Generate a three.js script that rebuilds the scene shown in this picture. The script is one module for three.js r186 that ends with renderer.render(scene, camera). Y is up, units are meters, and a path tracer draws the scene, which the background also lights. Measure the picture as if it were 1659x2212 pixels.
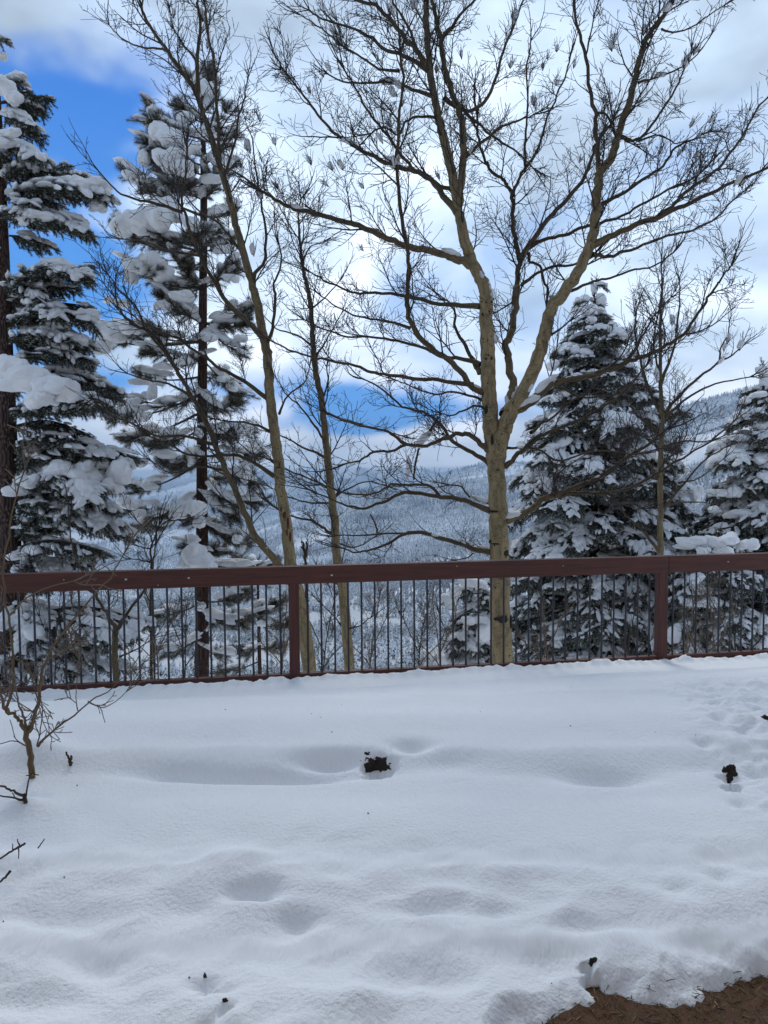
import * as THREE from 'three';
import { mergeVertices } from 'three/addons/utils/BufferGeometryUtils.js';

// ------------------------------------------------------------------ camera
const scene = new THREE.Scene();
const EYE = 1.75, F = 1640, CX = 829.5, CY = 1106;          // photo studied at 1659 x 2212
const camera = new THREE.PerspectiveCamera(2 * Math.atan(CY / F) * 180 / Math.PI, 0.75, 0.05, 30000);
camera.rotation.order = 'YXZ';
camera.position.set(0, EYE, 0);
camera.rotation.set(-3.35 * Math.PI / 180, 0, -0.42 * Math.PI / 180);
camera.updateMatrixWorld();

// ------------------------------------------------------------------ noise and random numbers
function rng(seed) { let a = seed >>> 0; return () => { a = (a + 0x6D2B79F5) | 0; let t = Math.imul(a ^ (a >>> 15), 1 | a); t = (t + Math.imul(t ^ (t >>> 7), 61 | t)) ^ t; return ((t ^ (t >>> 14)) >>> 0) / 4294967296; }; }
const PERM = new Uint8Array(512);
{ const r = rng(77), p = [...Array(256).keys()]; for (let i = 255; i > 0; i--) { const j = Math.floor(r() * (i + 1)); [p[i], p[j]] = [p[j], p[i]]; } for (let i = 0; i < 512; i++) PERM[i] = p[i & 255]; }
const gr = (h, x, y, z) => { h &= 15; const u = h < 8 ? x : y, v = h < 4 ? y : h === 12 || h === 14 ? x : z; return ((h & 1) ? -u : u) + ((h & 2) ? -v : v); };
function noise(x, y, z = 0) {
  const X0 = Math.floor(x), Y0 = Math.floor(y), Z0 = Math.floor(z), X = X0 & 255, Y = Y0 & 255, Z = Z0 & 255;
  x -= X0; y -= Y0; z -= Z0;
  const u = x * x * x * (x * (x * 6 - 15) + 10), v = y * y * y * (y * (y * 6 - 15) + 10), w = z * z * z * (z * (z * 6 - 15) + 10);
  const A = PERM[X] + Y, AA = PERM[A] + Z, AB = PERM[A + 1] + Z, B = PERM[X + 1] + Y, BA = PERM[B] + Z, BB = PERM[B + 1] + Z;
  const L = (a, b, t) => a + t * (b - a);
  return L(L(L(gr(PERM[AA], x, y, z), gr(PERM[BA], x - 1, y, z), u), L(gr(PERM[AB], x, y - 1, z), gr(PERM[BB], x - 1, y - 1, z), u), v),
    L(L(gr(PERM[AA + 1], x, y, z - 1), gr(PERM[BA + 1], x - 1, y, z - 1), u), L(gr(PERM[AB + 1], x, y - 1, z - 1), gr(PERM[BB + 1], x - 1, y - 1, z - 1), u), v), w);
}
function fbm(x, y, z, oct) { let s = 0, a = 0.5, f = 1; for (let i = 0; i < oct; i++) { s += a * noise(x * f, y * f, z * f); a *= 0.5; f *= 2.03; } return s; }
const clamp = (v, a = 0, b = 1) => Math.min(b, Math.max(a, v));
const sstep = (a, b, v) => { const t = clamp((v - a) / (b - a)); return t * t * (3 - 2 * t); };
const lerp = (a, b, t) => a + (b - a) * t;
function table(t, v) { if (v <= t[0][0]) return t[0][1]; for (let i = 1; i < t.length; i++) if (v <= t[i][0]) { const s = (v - t[i - 1][0]) / (t[i][0] - t[i - 1][0]); return lerp(t[i - 1][1], t[i][1], s * s * (3 - 2 * s)); } return t[t.length - 1][1]; }
const V = (x, y, z) => new THREE.Vector3(x, y, z);

// a pixel gives a direction; the distance d (metres along -z) comes from what the thing stands on or beside
const camQ = camera.quaternion.clone();
function ray(px, py) { return V((px - CX) / F, -(py - CY) / F, -1).applyQuaternion(camQ); }
function P(px, py, d) { const r = ray(px, py); return r.multiplyScalar(d / -r.z).add(camera.position); }
function onGround(px, py, y) { const r = ray(px, py); return r.multiplyScalar((y - EYE) / r.y).add(camera.position); }
const camQi = camQ.clone().invert();
function toPix(p) { const v = p.clone().sub(camera.position).applyQuaternion(camQi); return [CX + F * v.x / -v.z, CY - F * v.y / -v.z]; }

// ------------------------------------------------------------------ sky: broken cloud with gaps of blue
{
  const W = 2048, H = 1024, data = new Float32Array(W * H * 4);
  // gaps in the cloud: [direction, size along, size up, tilt, depth]
  const gaps = [[120, 300, 15, 5.5, -0.35, 1.25], [-160, 480, 15, 11, 0, 0.95], [165, 590, 7.5, 8, 0.1, 1.5], [150, 770, 6.5, 6, 0.0, 1.4], [30, 60, 7, 2.4, -0.5, 0.55], [760, 885, 11, 1.8, 0.03, 1.1], [500, 850, 6, 3.2, 0, 1.05], [650, 345, 3.6, 3.0, 0.2, 0.42], [470, 980, 9, 1.5, 0, 0.35]].map(([px, py, a, b, t, w]) => {
    const r = ray(px, py).normalize(); return [Math.atan2(r.x, -r.z), Math.asin(r.y), a * Math.PI / 180, b * Math.PI / 180, t, w];
  });
  const glow = ray(800, 540).normalize();                              // the sun stands behind the cloud here
  for (let j = 0; j < H; j++) {
    const el = ((j + 0.5) / H - 0.5) * Math.PI, se = Math.sin(el), ce = Math.cos(el);
    for (let i = 0; i < W; i++) {
      const az = ((i + 0.5) / W) * 2 * Math.PI;                       // u = atan2(z, x)/2pi + 0.5
      const phi = az - Math.PI, dx = ce * Math.cos(phi), dz = ce * Math.sin(phi), dy = se;
      const up = Math.max(dy, 0.0), k = 1 / (up + 0.28);
      // projected on a cloud deck so that the cloud streaks lie flat towards the horizon
      const cx = dx * k, cz = dz * k;
      const w1 = fbm(cx * 0.9 + 3.1, cz * 0.9, 1.7, 3);
      let c = 0.80 + 0.55 * fbm(cx * 1.25 + w1 * 1.2, cz * 1.25 - w1, 4.2, 6);
      const wisp = fbm(dx * 4.5 + dy * 3 + w1, dy * 6.5 - dx * 2.0, dz * 4.5 + w1, 6);
      const streak = fbm(dx * 3.2 - dy * 3.6 + w1 * 0.6, dy * 3.0 + dx * 1.5, dz * 3.2 + w1 * 0.5, 6) + 0.10;
      const a = Math.atan2(dx, -dz), puff0 = fbm(dx * 9 + 3, dy * 22, dz * 9, 4);
      let g = 0; const wx = fbm(dx * 5 + 1, dy * 9, dz * 5, 4), wy = fbm(dx * 5 + 31, dy * 9 + 7, dz * 5, 4);
      for (const [ga, ge, sa, sb, t, wgt] of gaps) {
        let da = a - ga + 0.10 * wx; if (da > Math.PI) da -= 2 * Math.PI; if (da < -Math.PI) da += 2 * Math.PI;
        const de = el - ge + 0.075 * wy, u = (da * Math.cos(t) + de * Math.sin(t)) / sa, v = (-da * Math.sin(t) + de * Math.cos(t)) / sb;
        g = Math.max(g, wgt * Math.exp(-(u * u + v * v)));
      }
      c -= g * (1.0 - 0.9 * wisp) - 1.6 * streak * sstep(0, 0.4, g) - 0.45 * wisp;
      c += 1.0 * Math.exp(-Math.pow((el - 0.022) / 0.030, 2)) * (0.75 + 1.6 * puff0);
      const cov = sstep(-0.05, 0.95, c);
      const tz = sstep(0.0, 0.75, up);
      const sky = [lerp(0.115, 0.018, tz), lerp(0.36, 0.12, tz), lerp(0.84, 0.56, tz)];
      // thicker cloud is greyer, thin edges are whiter
      const thick = fbm(cx * 1.9 + 7.7, cz * 1.9, 9.1, 5), puff = fbm(dx * 7 + w1, dy * 15, dz * 7, 5);
      const gd = Math.acos(clamp(dx * glow.x + dy * glow.y + dz * glow.z, -1, 1)) / 0.40; const lum = 0.81 + 0.52 * thick + 0.46 * puff - 0.27 * tz + 0.12 * Math.exp(-Math.pow((el - 0.03) / 0.05, 2)) + 0.27 * Math.exp(-gd * gd);
      const low = Math.exp(-Math.pow((el - 0.03) / 0.10, 2));
      const wt = clamp(low * 0.6 + 1.7 * (lum - 0.88)); const cl = [lum * lerp(0.71, 0.93, wt), lum * lerp(0.89, 0.985, wt), lum * lerp(1.12, 1.09, wt)];
      const o = (j * W + i) * 4;
      for (let n = 0; n < 3; n++) data[o + n] = clamp(lerp(sky[n], cl[n], cov), 0.02, 1.4);
      if (el < -0.02) for (let n = 0; n < 3; n++) data[o + n] = [0.55, 0.62, 0.74][n];
      data[o + 3] = 1;
    }
  }
  const t = new THREE.DataTexture(data, W, H, THREE.RGBAFormat, THREE.FloatType);
  t.mapping = THREE.EquirectangularReflectionMapping; t.magFilter = THREE.LinearFilter; t.minFilter = THREE.LinearFilter; t.needsUpdate = true;
  scene.background = t; scene.environment = t;
}
// ------------------------------------------------------------------ sun behind thin cloud
const sun = new THREE.DirectionalLight(new THREE.Color(1, 0.95, 0.86), 1.25);
{ const s = V(-0.10, 1, -0.95).normalize(); sun.position.set(s.x * 60, s.y * 60, -6 + s.z * 60); } sun.target.position.set(0, 0, -6);
sun.castShadow = true; sun.shadow.radius = 36; sun.shadow.mapSize.set(2048, 2048);
Object.assign(sun.shadow.camera, { left: -20, right: 20, top: 20, bottom: -20, near: 1, far: 120 });
scene.add(sun, sun.target);
const renderer = new THREE.WebGLRenderer({ antialias: true });
renderer.toneMapping = THREE.LinearToneMapping; renderer.toneMappingExposure = 1.20; renderer.shadowMap.enabled = true;
scene.fog = new THREE.FogExp2(new THREE.Color(0.42, 0.68, 1.0), 0.00013);

// ------------------------------------------------------------------ helpers for objects
const used = {};
function numbered(n) { used[n] = (used[n] ?? -1) + 1; return used[n] ? n + '_' + String(used[n]).padStart(3, '0') : n; }
function tag(o, label, category, group, kind) { if (label) o.userData.label = label; if (category) o.userData.category = category; if (group) o.userData.group = group; if (kind) o.userData.kind = kind; return o; }
function thing(name, label, category, group) { const o = new THREE.Group(); o.name = numbered(name); scene.add(o); return tag(o, label, category, group); }
function mesh(name, geo, m, parent = scene, kind) { const o = new THREE.Mesh(geo, m); o.name = parent === scene ? numbered(name) : name; o.castShadow = o.receiveShadow = true; parent.add(o); if (kind) o.userData.kind = kind; return o; }
function instances(name, geo, m, list, parent, kind = 'stuff') {       // list of {m: Matrix4, c: Color}
  const o = new THREE.InstancedMesh(geo, m, list.length); o.name = parent === scene ? numbered(name) : name; o.userData.kind = kind; o.castShadow = o.receiveShadow = true;
  list.forEach((e, i) => { o.setMatrixAt(i, e.m); if (e.c) o.setColorAt(i, e.c); });
  parent.add(o); return o;
}
class MB {                                                             // collects tubes and faces into one geometry
  constructor() { this.p = []; this.n = []; this.c = []; this.u = []; this.i = []; }
  tube(pts, rad, sides = 6, col = null, lump = 0, seed = 0) {
    const N = pts.length, base = this.p.length / 3; let t0 = null, nrm = null, len = 0;
    for (let k = 0; k < N; k++) {
      const t = (k === 0 ? pts[1].clone().sub(pts[0]) : k === N - 1 ? pts[k].clone().sub(pts[k - 1]) : pts[k + 1].clone().sub(pts[k - 1])).normalize();
      if (!nrm) { nrm = Math.abs(t.y) < 0.9 ? V(0, 1, 0) : V(1, 0, 0); nrm.sub(t.clone().multiplyScalar(nrm.dot(t))).normalize(); }
      else { nrm.sub(t.clone().multiplyScalar(nrm.dot(t))).normalize(); len += pts[k].distanceTo(pts[k - 1]); }
      const b = t.clone().cross(nrm), r = rad[k], c = col ? col(r, k / (N - 1)) : [1, 1, 1];
      for (let s = 0; s <= sides; s++) {
        const a = s / sides * Math.PI * 2, ca = Math.cos(a), sa = Math.sin(a);
        const q = lump ? 1 + lump * noise(ca * 1.3 + seed, sa * 1.3 + seed * 2, len * 6) : 1;
        const x = nrm.x * ca + b.x * sa, y = nrm.y * ca + b.y * sa, z = nrm.z * ca + b.z * sa;
        this.p.push(pts[k].x + x * r * q, pts[k].y + y * r * q, pts[k].z + z * r * q); this.n.push(x, y, z); this.c.push(...c); this.u.push(s / sides, len);
      }
      t0 = t;
    }
    for (let k = 0; k < N - 1; k++) for (let s = 0; s < sides; s++) {
      const a = base + k * (sides + 1) + s, b = a + 1, c = a + sides + 1, d = c + 1; this.i.push(a, b, d, a, d, c);
    }
    return this;
  }
  quad(a, b, c, d, col = [1, 1, 1]) { const n = b.clone().sub(a).cross(c.clone().sub(a)).normalize(), k = this.p.length / 3; for (const q of [a, b, c, d]) { this.p.push(q.x, q.y, q.z); this.n.push(n.x, n.y, n.z); this.c.push(...col); this.u.push(q.x, q.y); } this.i.push(k, k + 1, k + 2, k, k + 2, k + 3); return this; }
  tri(a, b, c, col = [1, 1, 1]) { const n = b.clone().sub(a).cross(c.clone().sub(a)).normalize(), k = this.p.length / 3; for (const q of [a, b, c]) { this.p.push(q.x, q.y, q.z); this.n.push(n.x, n.y, n.z); this.c.push(...col); this.u.push(q.x, q.y); } this.i.push(k, k + 1, k + 2); return this; }
  geo() { const g = new THREE.BufferGeometry(); g.setAttribute('position', new THREE.Float32BufferAttribute(this.p, 3)); g.setAttribute('normal', new THREE.Float32BufferAttribute(this.n, 3)); g.setAttribute('color', new THREE.Float32BufferAttribute(this.c, 3)); g.setAttribute('uv', new THREE.Float32BufferAttribute(this.u, 2)); g.setIndex(this.i); return g; }
}
function smooth(pts, per = 4) { if (pts.length < 3) { const o = []; for (let k = 0; k <= per; k++) o.push(pts[0].clone().lerp(pts[1], k / per)); return o; } return new THREE.CatmullRomCurve3(pts, false, 'centripetal').getPoints((pts.length - 1) * per); }
function texture(w, h, f, srgb = true) {
  const d = new Uint8Array(w * h * 4);
  for (let j = 0; j < h; j++) for (let i = 0; i < w; i++) { const c = f(i / w, j / h, i, j), o = (j * w + i) * 4; d[o] = clamp(c[0]) * 255; d[o + 1] = clamp(c[1]) * 255; d[o + 2] = clamp(c[2]) * 255; d[o + 3] = 255; }
  const t = new THREE.DataTexture(d, w, h); t.wrapS = t.wrapT = THREE.RepeatWrapping; t.magFilter = THREE.LinearFilter; t.minFilter = THREE.LinearMipmapLinearFilter; t.generateMipmaps = true; if (srgb) t.colorSpace = THREE.SRGBColorSpace; t.needsUpdate = true; return t;
}
const tile = (f, u, v, s) => { const a = u * Math.PI * 2, b = v * Math.PI * 2; return f(Math.cos(a) * s + 5, Math.sin(a) * s, Math.cos(b) * s * 1.0 + Math.sin(b) * s * 0.7); };

// ------------------------------------------------------------------ materials
const snowGrain = texture(512, 512, (u, v) => { const n = 0.5 + 0.5 * (tile((x, y, z) => noise(x, y, z), u, v, 9) + 0.7 * tile((x, y, z) => noise(x, y, z), u, v, 24)); return [n, n, n]; }, false);
const M = {
  snow: new THREE.MeshStandardMaterial({ color: new THREE.Color().setRGB(0.87, 0.875, 0.885), roughness: 0.95, bumpMap: snowGrain, bumpScale: 0.006 }),
  groundSnow: new THREE.MeshStandardMaterial({ color: new THREE.Color().setRGB(0.86, 0.87, 0.885), roughness: 0.92, vertexColors: true, bumpMap: snowGrain, bumpScale: 0.004 }),
  needle: new THREE.MeshStandardMaterial({ color: new THREE.Color().setRGB(1, 1, 1), roughness: 0.75, vertexColors: true }),
  rail: null, iron: new THREE.MeshStandardMaterial({ color: new THREE.Color().setRGB(0.035, 0.033, 0.042), roughness: 0.5, metalness: 0.3 }),
};
// ------------------------------------------------------------------ the ground: near snow bank, soil, far terrain
const edge = [[-200, 2900], [500, 2700], [950, 2420], [1090, 2235], [1170, 2203], [1215, 2170], [1290, 2166], [1330, 2140], [1420, 2150], [1490, 2146], [1530, 2128], [1600, 2105], [1659, 2098], [1750, 2070], [2100, 1990]].map(([x, y]) => { const g = onGround(x, y, 0.03); return [g.x, -g.z]; });
const edgeAt = (x) => { for (let i = 1; i < edge.length; i++) if (x < edge[i][0]) return lerp(edge[i - 1][1], edge[i][1], clamp((x - edge[i - 1][0]) / (edge[i][0] - edge[i - 1][0]))); return edge[edge.length - 1][1]; };
const snowBase = [[0.5, 0.015], [1.9, 0.03], [2.4, 0.055], [3.0, 0.11], [3.6, 0.135], [3.9, 0.155], [4.12, 0.225], [4.5, 0.262], [4.9, 0.235], [5.4, 0.13], [5.9, 0.02], [6.30, -0.012], [6.36, -0.05], [6.5, -0.45], [7.6, -1.2]];
// soft hollows and lumps, read from the photo: [px, py, half width m, half depth m, height m]
const lumps = [[560, 1668, 0.40, 0.055, -0.105], [420, 1662, 0.28, 0.06, -0.055], [1310, 1668, 0.22, 0.07, -0.065], [720, 1645, 0.2, 0.055, -0.06], [890, 1630, 0.12, 0.06, -0.05], [960, 1650, 0.2, 0.07, -0.02],
  [530, 1828, 0.14, 0.09, 0.04], [545, 1885, 0.11, 0.05, -0.07], [640, 1930, 0.12, 0.05, -0.05], [610, 1950, 0.1, 0.05, -0.02], [420, 1910, 0.12, 0.06, -0.018], [130, 1930, 0.14, 0.07, -0.03], [220, 2010, 0.12, 0.06, -0.025], [930, 1910, 0.12, 0.05, -0.03], [1080, 1920, 0.13, 0.05, -0.03],
  [1280, 1945, 0.2, 0.05, -0.03], [900, 2040, 0.14, 0.06, -0.025], [60, 2080, 0.13, 0.06, -0.025], [1500, 1980, 0.1, 0.05, -0.02], [760, 2090, 0.16, 0.07, 0.02], [1130, 1850, 0.2, 0.06, 0.02],
  [68, 1640, 0.16, 0.13, 0.05], [50, 1735, 0.14, 0.10, 0.05], [20, 1830, 0.2, 0.1, 0.04], [440, 2050, 0.05, 0.025, -0.03], [480, 2065, 0.04, 0.02, -0.025], [445, 2140, 0.05, 0.03, -0.035], [490, 2135, 0.075, 0.06, 0.03], [480, 2165, 0.03, 0.018, -0.035],
  [1550, 1580, 0.05, 0.05, -0.03], [1605, 1600, 0.06, 0.05, -0.035], [1570, 1550, 0.05, 0.05, -0.03], [1635, 1560, 0.06, 0.05, -0.04], [1520, 1620, 0.06, 0.05, -0.03], [1640, 1660, 0.07, 0.06, -0.04], [1590, 1500, 0.05, 0.05, -0.02], [1540, 1540, 0.05, 0.02, -0.03], [1600, 1720, 0.06, 0.05, -0.025], [1460, 1880, 0.06, 0.04, -0.02], [1560, 1860, 0.05, 0.06, -0.02]]
  .map(([px, py, w, dd, h]) => { const g = onGround(px, py, 0.17); return [g.x, -g.z, w, dd, h]; });
// places where the snow has melted through: [px, py, half width, half depth]
const holes = [[806, 1642, 0.050, 0.045], [832, 1645, 0.052, 0.04], [818, 1655, 0.05, 0.035], [1573, 1660, 0.036, 0.03], [1580, 1680, 0.034, 0.03], [1283, 2078, 0.024, 0.02], [1268, 2056, 0.012, 0.012], [1650, 1552, 0.016, 0.02], [486, 2160, 0.014, 0.014], [444, 2112, 0.008, 0.02]]
  .map(([px, py, w, dd]) => { const g = onGround(px, py, py > 2000 ? 0.1 : py < 1600 ? 0.2 : 0.19); return [g.x, -g.z, w, dd]; });
function snowHeight(x, d) {
  let h = table(snowBase, d - (railDepth(x) - 6.36) * sstep(4.6, 5.7, d) + 0.10 * (1 - sstep(5, 6, d)) * noise(x * 0.7, 3.3) + 0.04 * noise(x * 2.1, 9.1) * (1 - sstep(5, 6, d)));
  h += 0.022 * noise(x * 1.1, d * 1.6, 1.5);
  const rough = 1 - sstep(2.95, 3.35, d + 0.25 * noise(x * 1.3, 7.7));
  h += (0.009 + 0.024 * rough) * noise(x * 3.4, d * 4.6, 2.5) + (0.002 + 0.010 * rough) * noise(x * 8, d * 10, 4.4) + 0.012 * rough * (0.5 - Math.abs(noise(x * 4.6 + 7, d * 6.1, 9.4)) * 2) + 0.003 * rough * noise(x * 21, d * 24, 6.4);
  const trod = sstep(1.45, 2.0, x - 0.12 * (d - 3)) * sstep(2.5, 3, d) * (1 - sstep(5, 5.6, d));
  h += trod * (0.036 * noise(x * 9, d * 9, 8.8) + 0.022 * noise(x * 20, d * 20, 1.8));
  h += 0.0012 * noise(x * 45, d * 45, 3.2);
  // a faint drift line along the crest
  const dl = d - (5.05 + 0.16 * noise(x * 0.8, 1.1)); h += 0.012 * sstep(-0.05, 0.03, dl) * (1 - sstep(0.03, 0.5, dl));
  for (const [lx, ld, w, dd, k] of lumps) { const a = (x - lx) / w, b = (d - ld) / dd, q = a * a + b * b; if (q < 9) h += 1.3 * k * Math.exp(-q * 1.1); }
  // snow drifted against the bottom rail, ragged along it
  const rd = d - railDepth(x); h += (0.018 + 0.05 * Math.max(0, noise(x * 5, 4.1)) + 0.022 * noise(x * 16, 2.2) + 0.01 * noise(x * 40, 1.2)) * Math.exp(-Math.pow((rd + 0.085) / 0.055, 2));
  for (const [lx, ld, w, dd] of holes) {
    const j = 1 + 0.45 * noise(x * 30, d * 30, 1.1), a = (x - lx) / w, b = (d - ld) / dd, q = Math.sqrt(a * a + b * b) * j;
    if (q < 2.6) h = lerp(h - 0.085, h - 0.012 * Math.exp(-q), sstep(0.8, 1.55, q));
  }
  const e = d - edgeAt(x) + 0.05 * noise(x * 5, d * 5, 3) + 0.035 * noise(x * 15, d * 15, 5) + 0.012 * noise(x * 40, d * 40, 7);
  if (e < 0.12) h = lerp(-0.07, h, Math.pow(clamp((e + 0.03) / 0.13), 0.5));
  return h;
}
function railDepth(x) { return 5.95 + (x + 3.01) * 0.1588; }
function soilHeight(x, d) { return 0.012 * noise(x * 6, d * 6, 1) + 0.012 * noise(x * 19, d * 19, 2) + 0.007 * noise(x * 48, d * 48, 3) - 0.004 - (d > 4.6 ? (d - 4.6) * 0.5 : 0); }
function sheet(x0, x1, d0, d1, nx, nd, hf, cf) {
  const p = new Float32Array((nx + 1) * (nd + 1) * 3), u = new Float32Array((nx + 1) * (nd + 1) * 2), c = new Float32Array((nx + 1) * (nd + 1) * 3), idx = []; let k = 0;
  for (let j = 0; j <= nd; j++) for (let i = 0; i <= nx; i++, k++) { const x = lerp(x0, x1, i / nx), d = lerp(d0, d1, j / nd); p[k * 3] = x; p[k * 3 + 1] = hf(x, d); p[k * 3 + 2] = -d; u[k * 2] = x; u[k * 2 + 1] = d; const q = cf ? cf(x, d) : [1, 1, 1]; c.set(q, k * 3); if (i < nx && j < nd) { const a = k, b = k + 1, e = k + nx + 1, f = e + 1; idx.push(a, b, f, a, f, e); } }
  const g = new THREE.BufferGeometry(); g.setAttribute('position', new THREE.BufferAttribute(p, 3)); g.setAttribute('uv', new THREE.BufferAttribute(u, 2)); g.setAttribute('color', new THREE.BufferAttribute(c, 3)); g.setIndex(idx); g.computeVertexNormals(); return g;
}
tag(mesh('snow_ground', sheet(-5.6, 6.6, 0.7, 7.6, 720, 430, snowHeight), M.groundSnow), 'deep lumpy snow bank in front of the brown railing', 'snow', null, 'structure');
{
  const tx = texture(512, 512, (u, v) => { const n = 0.5 + 0.6 * tile((x, y, z) => fbm(x, y, z, 4), u, v, 3), f = tile((x, y, z) => noise(x, y, z), u, v, 40); const k = 0.75 + 0.5 * f; return [0.40 * k + 0.1 * n, 0.28 * k + 0.07 * n, 0.20 * k + 0.05 * n]; });
  tx.repeat.set(1.6, 1.6);
  const m = new THREE.MeshStandardMaterial({ map: tx, roughness: 0.95, bumpMap: tx, bumpScale: 0.008 });
  tag(mesh('bare_soil', sheet(-3.2, 4.6, 0.4, 5.0, 300, 180, soilHeight), m), 'wet brown soil bared along the edge of the snow', 'soil', null, 'structure');
  // needles, straw and crumbs of earth
  const b = new MB(); b.tube([V(-0.5, 0, 0), V(0, 0.06, 0.03), V(0.5, 0, 0)], [0.03, 0.045, 0.02], 4);
  const r = rng(31), list = [], cols = [[0.16, 0.09, 0.04], [0.09, 0.05, 0.025], [0.30, 0.20, 0.10], [0.05, 0.032, 0.02], [0.12, 0.12, 0.04]];
  for (let k = 0; k < 9000; k++) {
    const x = lerp(0.2, 2.6, r()), d = edgeAt(x) - 0.75 * r() + 0.11; const h = soilHeight(x, d); if (d < 1.4) continue; const sn = snowHeight(x, d), rim = sn > h + 0.012; if (rim && (d - edgeAt(x) > 0.05 || r() < 0.9)) continue;
    const s = 0.012 + 0.035 * r() * r(), c = cols[Math.floor(r() * 5)], j = 0.7 + 0.6 * r();
    list.push({ m: new THREE.Matrix4().compose(V(x, Math.max(h, rim ? sn : h) + 0.004, -d), new THREE.Quaternion().setFromEuler(new THREE.Euler((r() - 0.5) * 0.6, r() * 6.28, (r() - 0.5) * 0.7)), V(s, s * (0.5 + r()), s * (0.5 + r()))), c: new THREE.Color().setRGB(c[0] * j, c[1] * j, c[2] * j) });
  }
  tag(instances('ground_litter', b.geo(), new THREE.MeshStandardMaterial({ roughness: 0.9 }), list, scene), 'brown needles and straw strewn over the bare soil', 'litter', null, 'stuff');
  // crumbs of snow and bits of bark thrown on the snow
  const l2 = []; for (let k = 0; k < 34; k++) { const x = lerp(-2.4, 2.6, r()), d = lerp(2.1, 5.2, Math.pow(r(), 0.8)), s = 0.003 + 0.007 * r() * r(); l2.push({ m: new THREE.Matrix4().compose(V(x, snowHeight(x, d) + 0.002, -d), new THREE.Quaternion().setFromEuler(new THREE.Euler(r(), r() * 6, r())), V(s * 1.6, s, s)), c: new THREE.Color().setRGB(0.10, 0.07, 0.05) }); }
  tag(instances('bark_crumbs', new THREE.DodecahedronGeometry(0.5), new THREE.MeshStandardMaterial({ roughness: 0.9 }), l2, scene), 'tiny dark bark crumbs scattered on the snow', 'debris', null, 'stuff');
}
// far terrain, by compass direction (photo column) and distance: how far below the horizon each slope lies
const cols = [-900, -100, 150, 500, 800, 1050, 1400, 1660, 2300];
const RR = [7, 9, 15, 40, 150, 350, 700, 1200, 1800, 2600, 3300, 4300, 6000, 8000, 9500];
const drop = {
  '-900': [600, 640, 780, 780, 640, 480, 340, 245, 225, 215, 195, 150, 70, 20, 60], '-100': [600, 640, 780, 780, 640, 480, 340, 240, 222, 212, 190, 140, 70, 8, 60],
  150: [600, 640, 780, 780, 640, 480, 335, 240, 222, 210, 190, 140, 82, 22, 60], 500: [600, 640, 780, 780, 640, 478, 335, 240, 205, 172, 182, 140, 75, 12, 60],
  800: [600, 640, 780, 780, 640, 476, 330, 235, 150, 72, 90, 62, 60, 14, 60], 1050: [600, 640, 780, 780, 630, 470, 325, 205, 105, 40, 60, 4, 30, 2, 60],
  1400: [600, 640, 760, 740, 560, 380, 230, 110, -5, -112, -60, -20, 20, 0, 60], 1660: [600, 640, 750, 700, 520, 330, 180, 55, -60, -150, -80, -20, 20, 0, 60], 2300: [600, 640, 750, 700, 500, 300, 140, 20, -90, -190, -120, -20, 20, 0, 60],
};
function terrainY(a, r) {
  const px = CX + F * Math.tan(clamp(a, -0.9, 0.9));
  let ri = 1; while (ri < RR.length - 1 && r > RR[ri]) ri++;
  const tr = clamp((Math.log(r) - Math.log(RR[ri - 1])) / (Math.log(RR[ri]) - Math.log(RR[ri - 1])));
  let ci = 1; while (ci < cols.length - 1 && px > cols[ci]) ci++;
  const tc0 = clamp((px - cols[ci - 1]) / (cols[ci] - cols[ci - 1])), tc = tc0 * tc0 * (3 - 2 * tc0);
  const A = drop[cols[ci - 1]], B = drop[cols[ci]], dv = lerp(lerp(A[ri - 1], B[ri - 1], tc), lerp(A[ri], B[ri], tc), tr);
  const x = r * Math.sin(a), z = r * Math.cos(a);
  let y = EYE - dv / F * r;
  const amp = r < 100 ? 0 : Math.min(1, (r - 100) / 500);
  y += amp * r * (0.010 * noise(x / 260, z / 260, 1.5) + 0.012 * noise(x / 900, z / 900, 4.5) + 0.0035 * noise(x / 90, z / 90, 8.5));
  if (r > 3500) y += r * 0.010 * sstep(3500, 7000, r) * fbm(x / 1900, z / 1900, 2.5, 4);
  const flat = sstep(0.75, 1.3, Math.abs(a)); return lerp(y, -0.45, flat);
}
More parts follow.
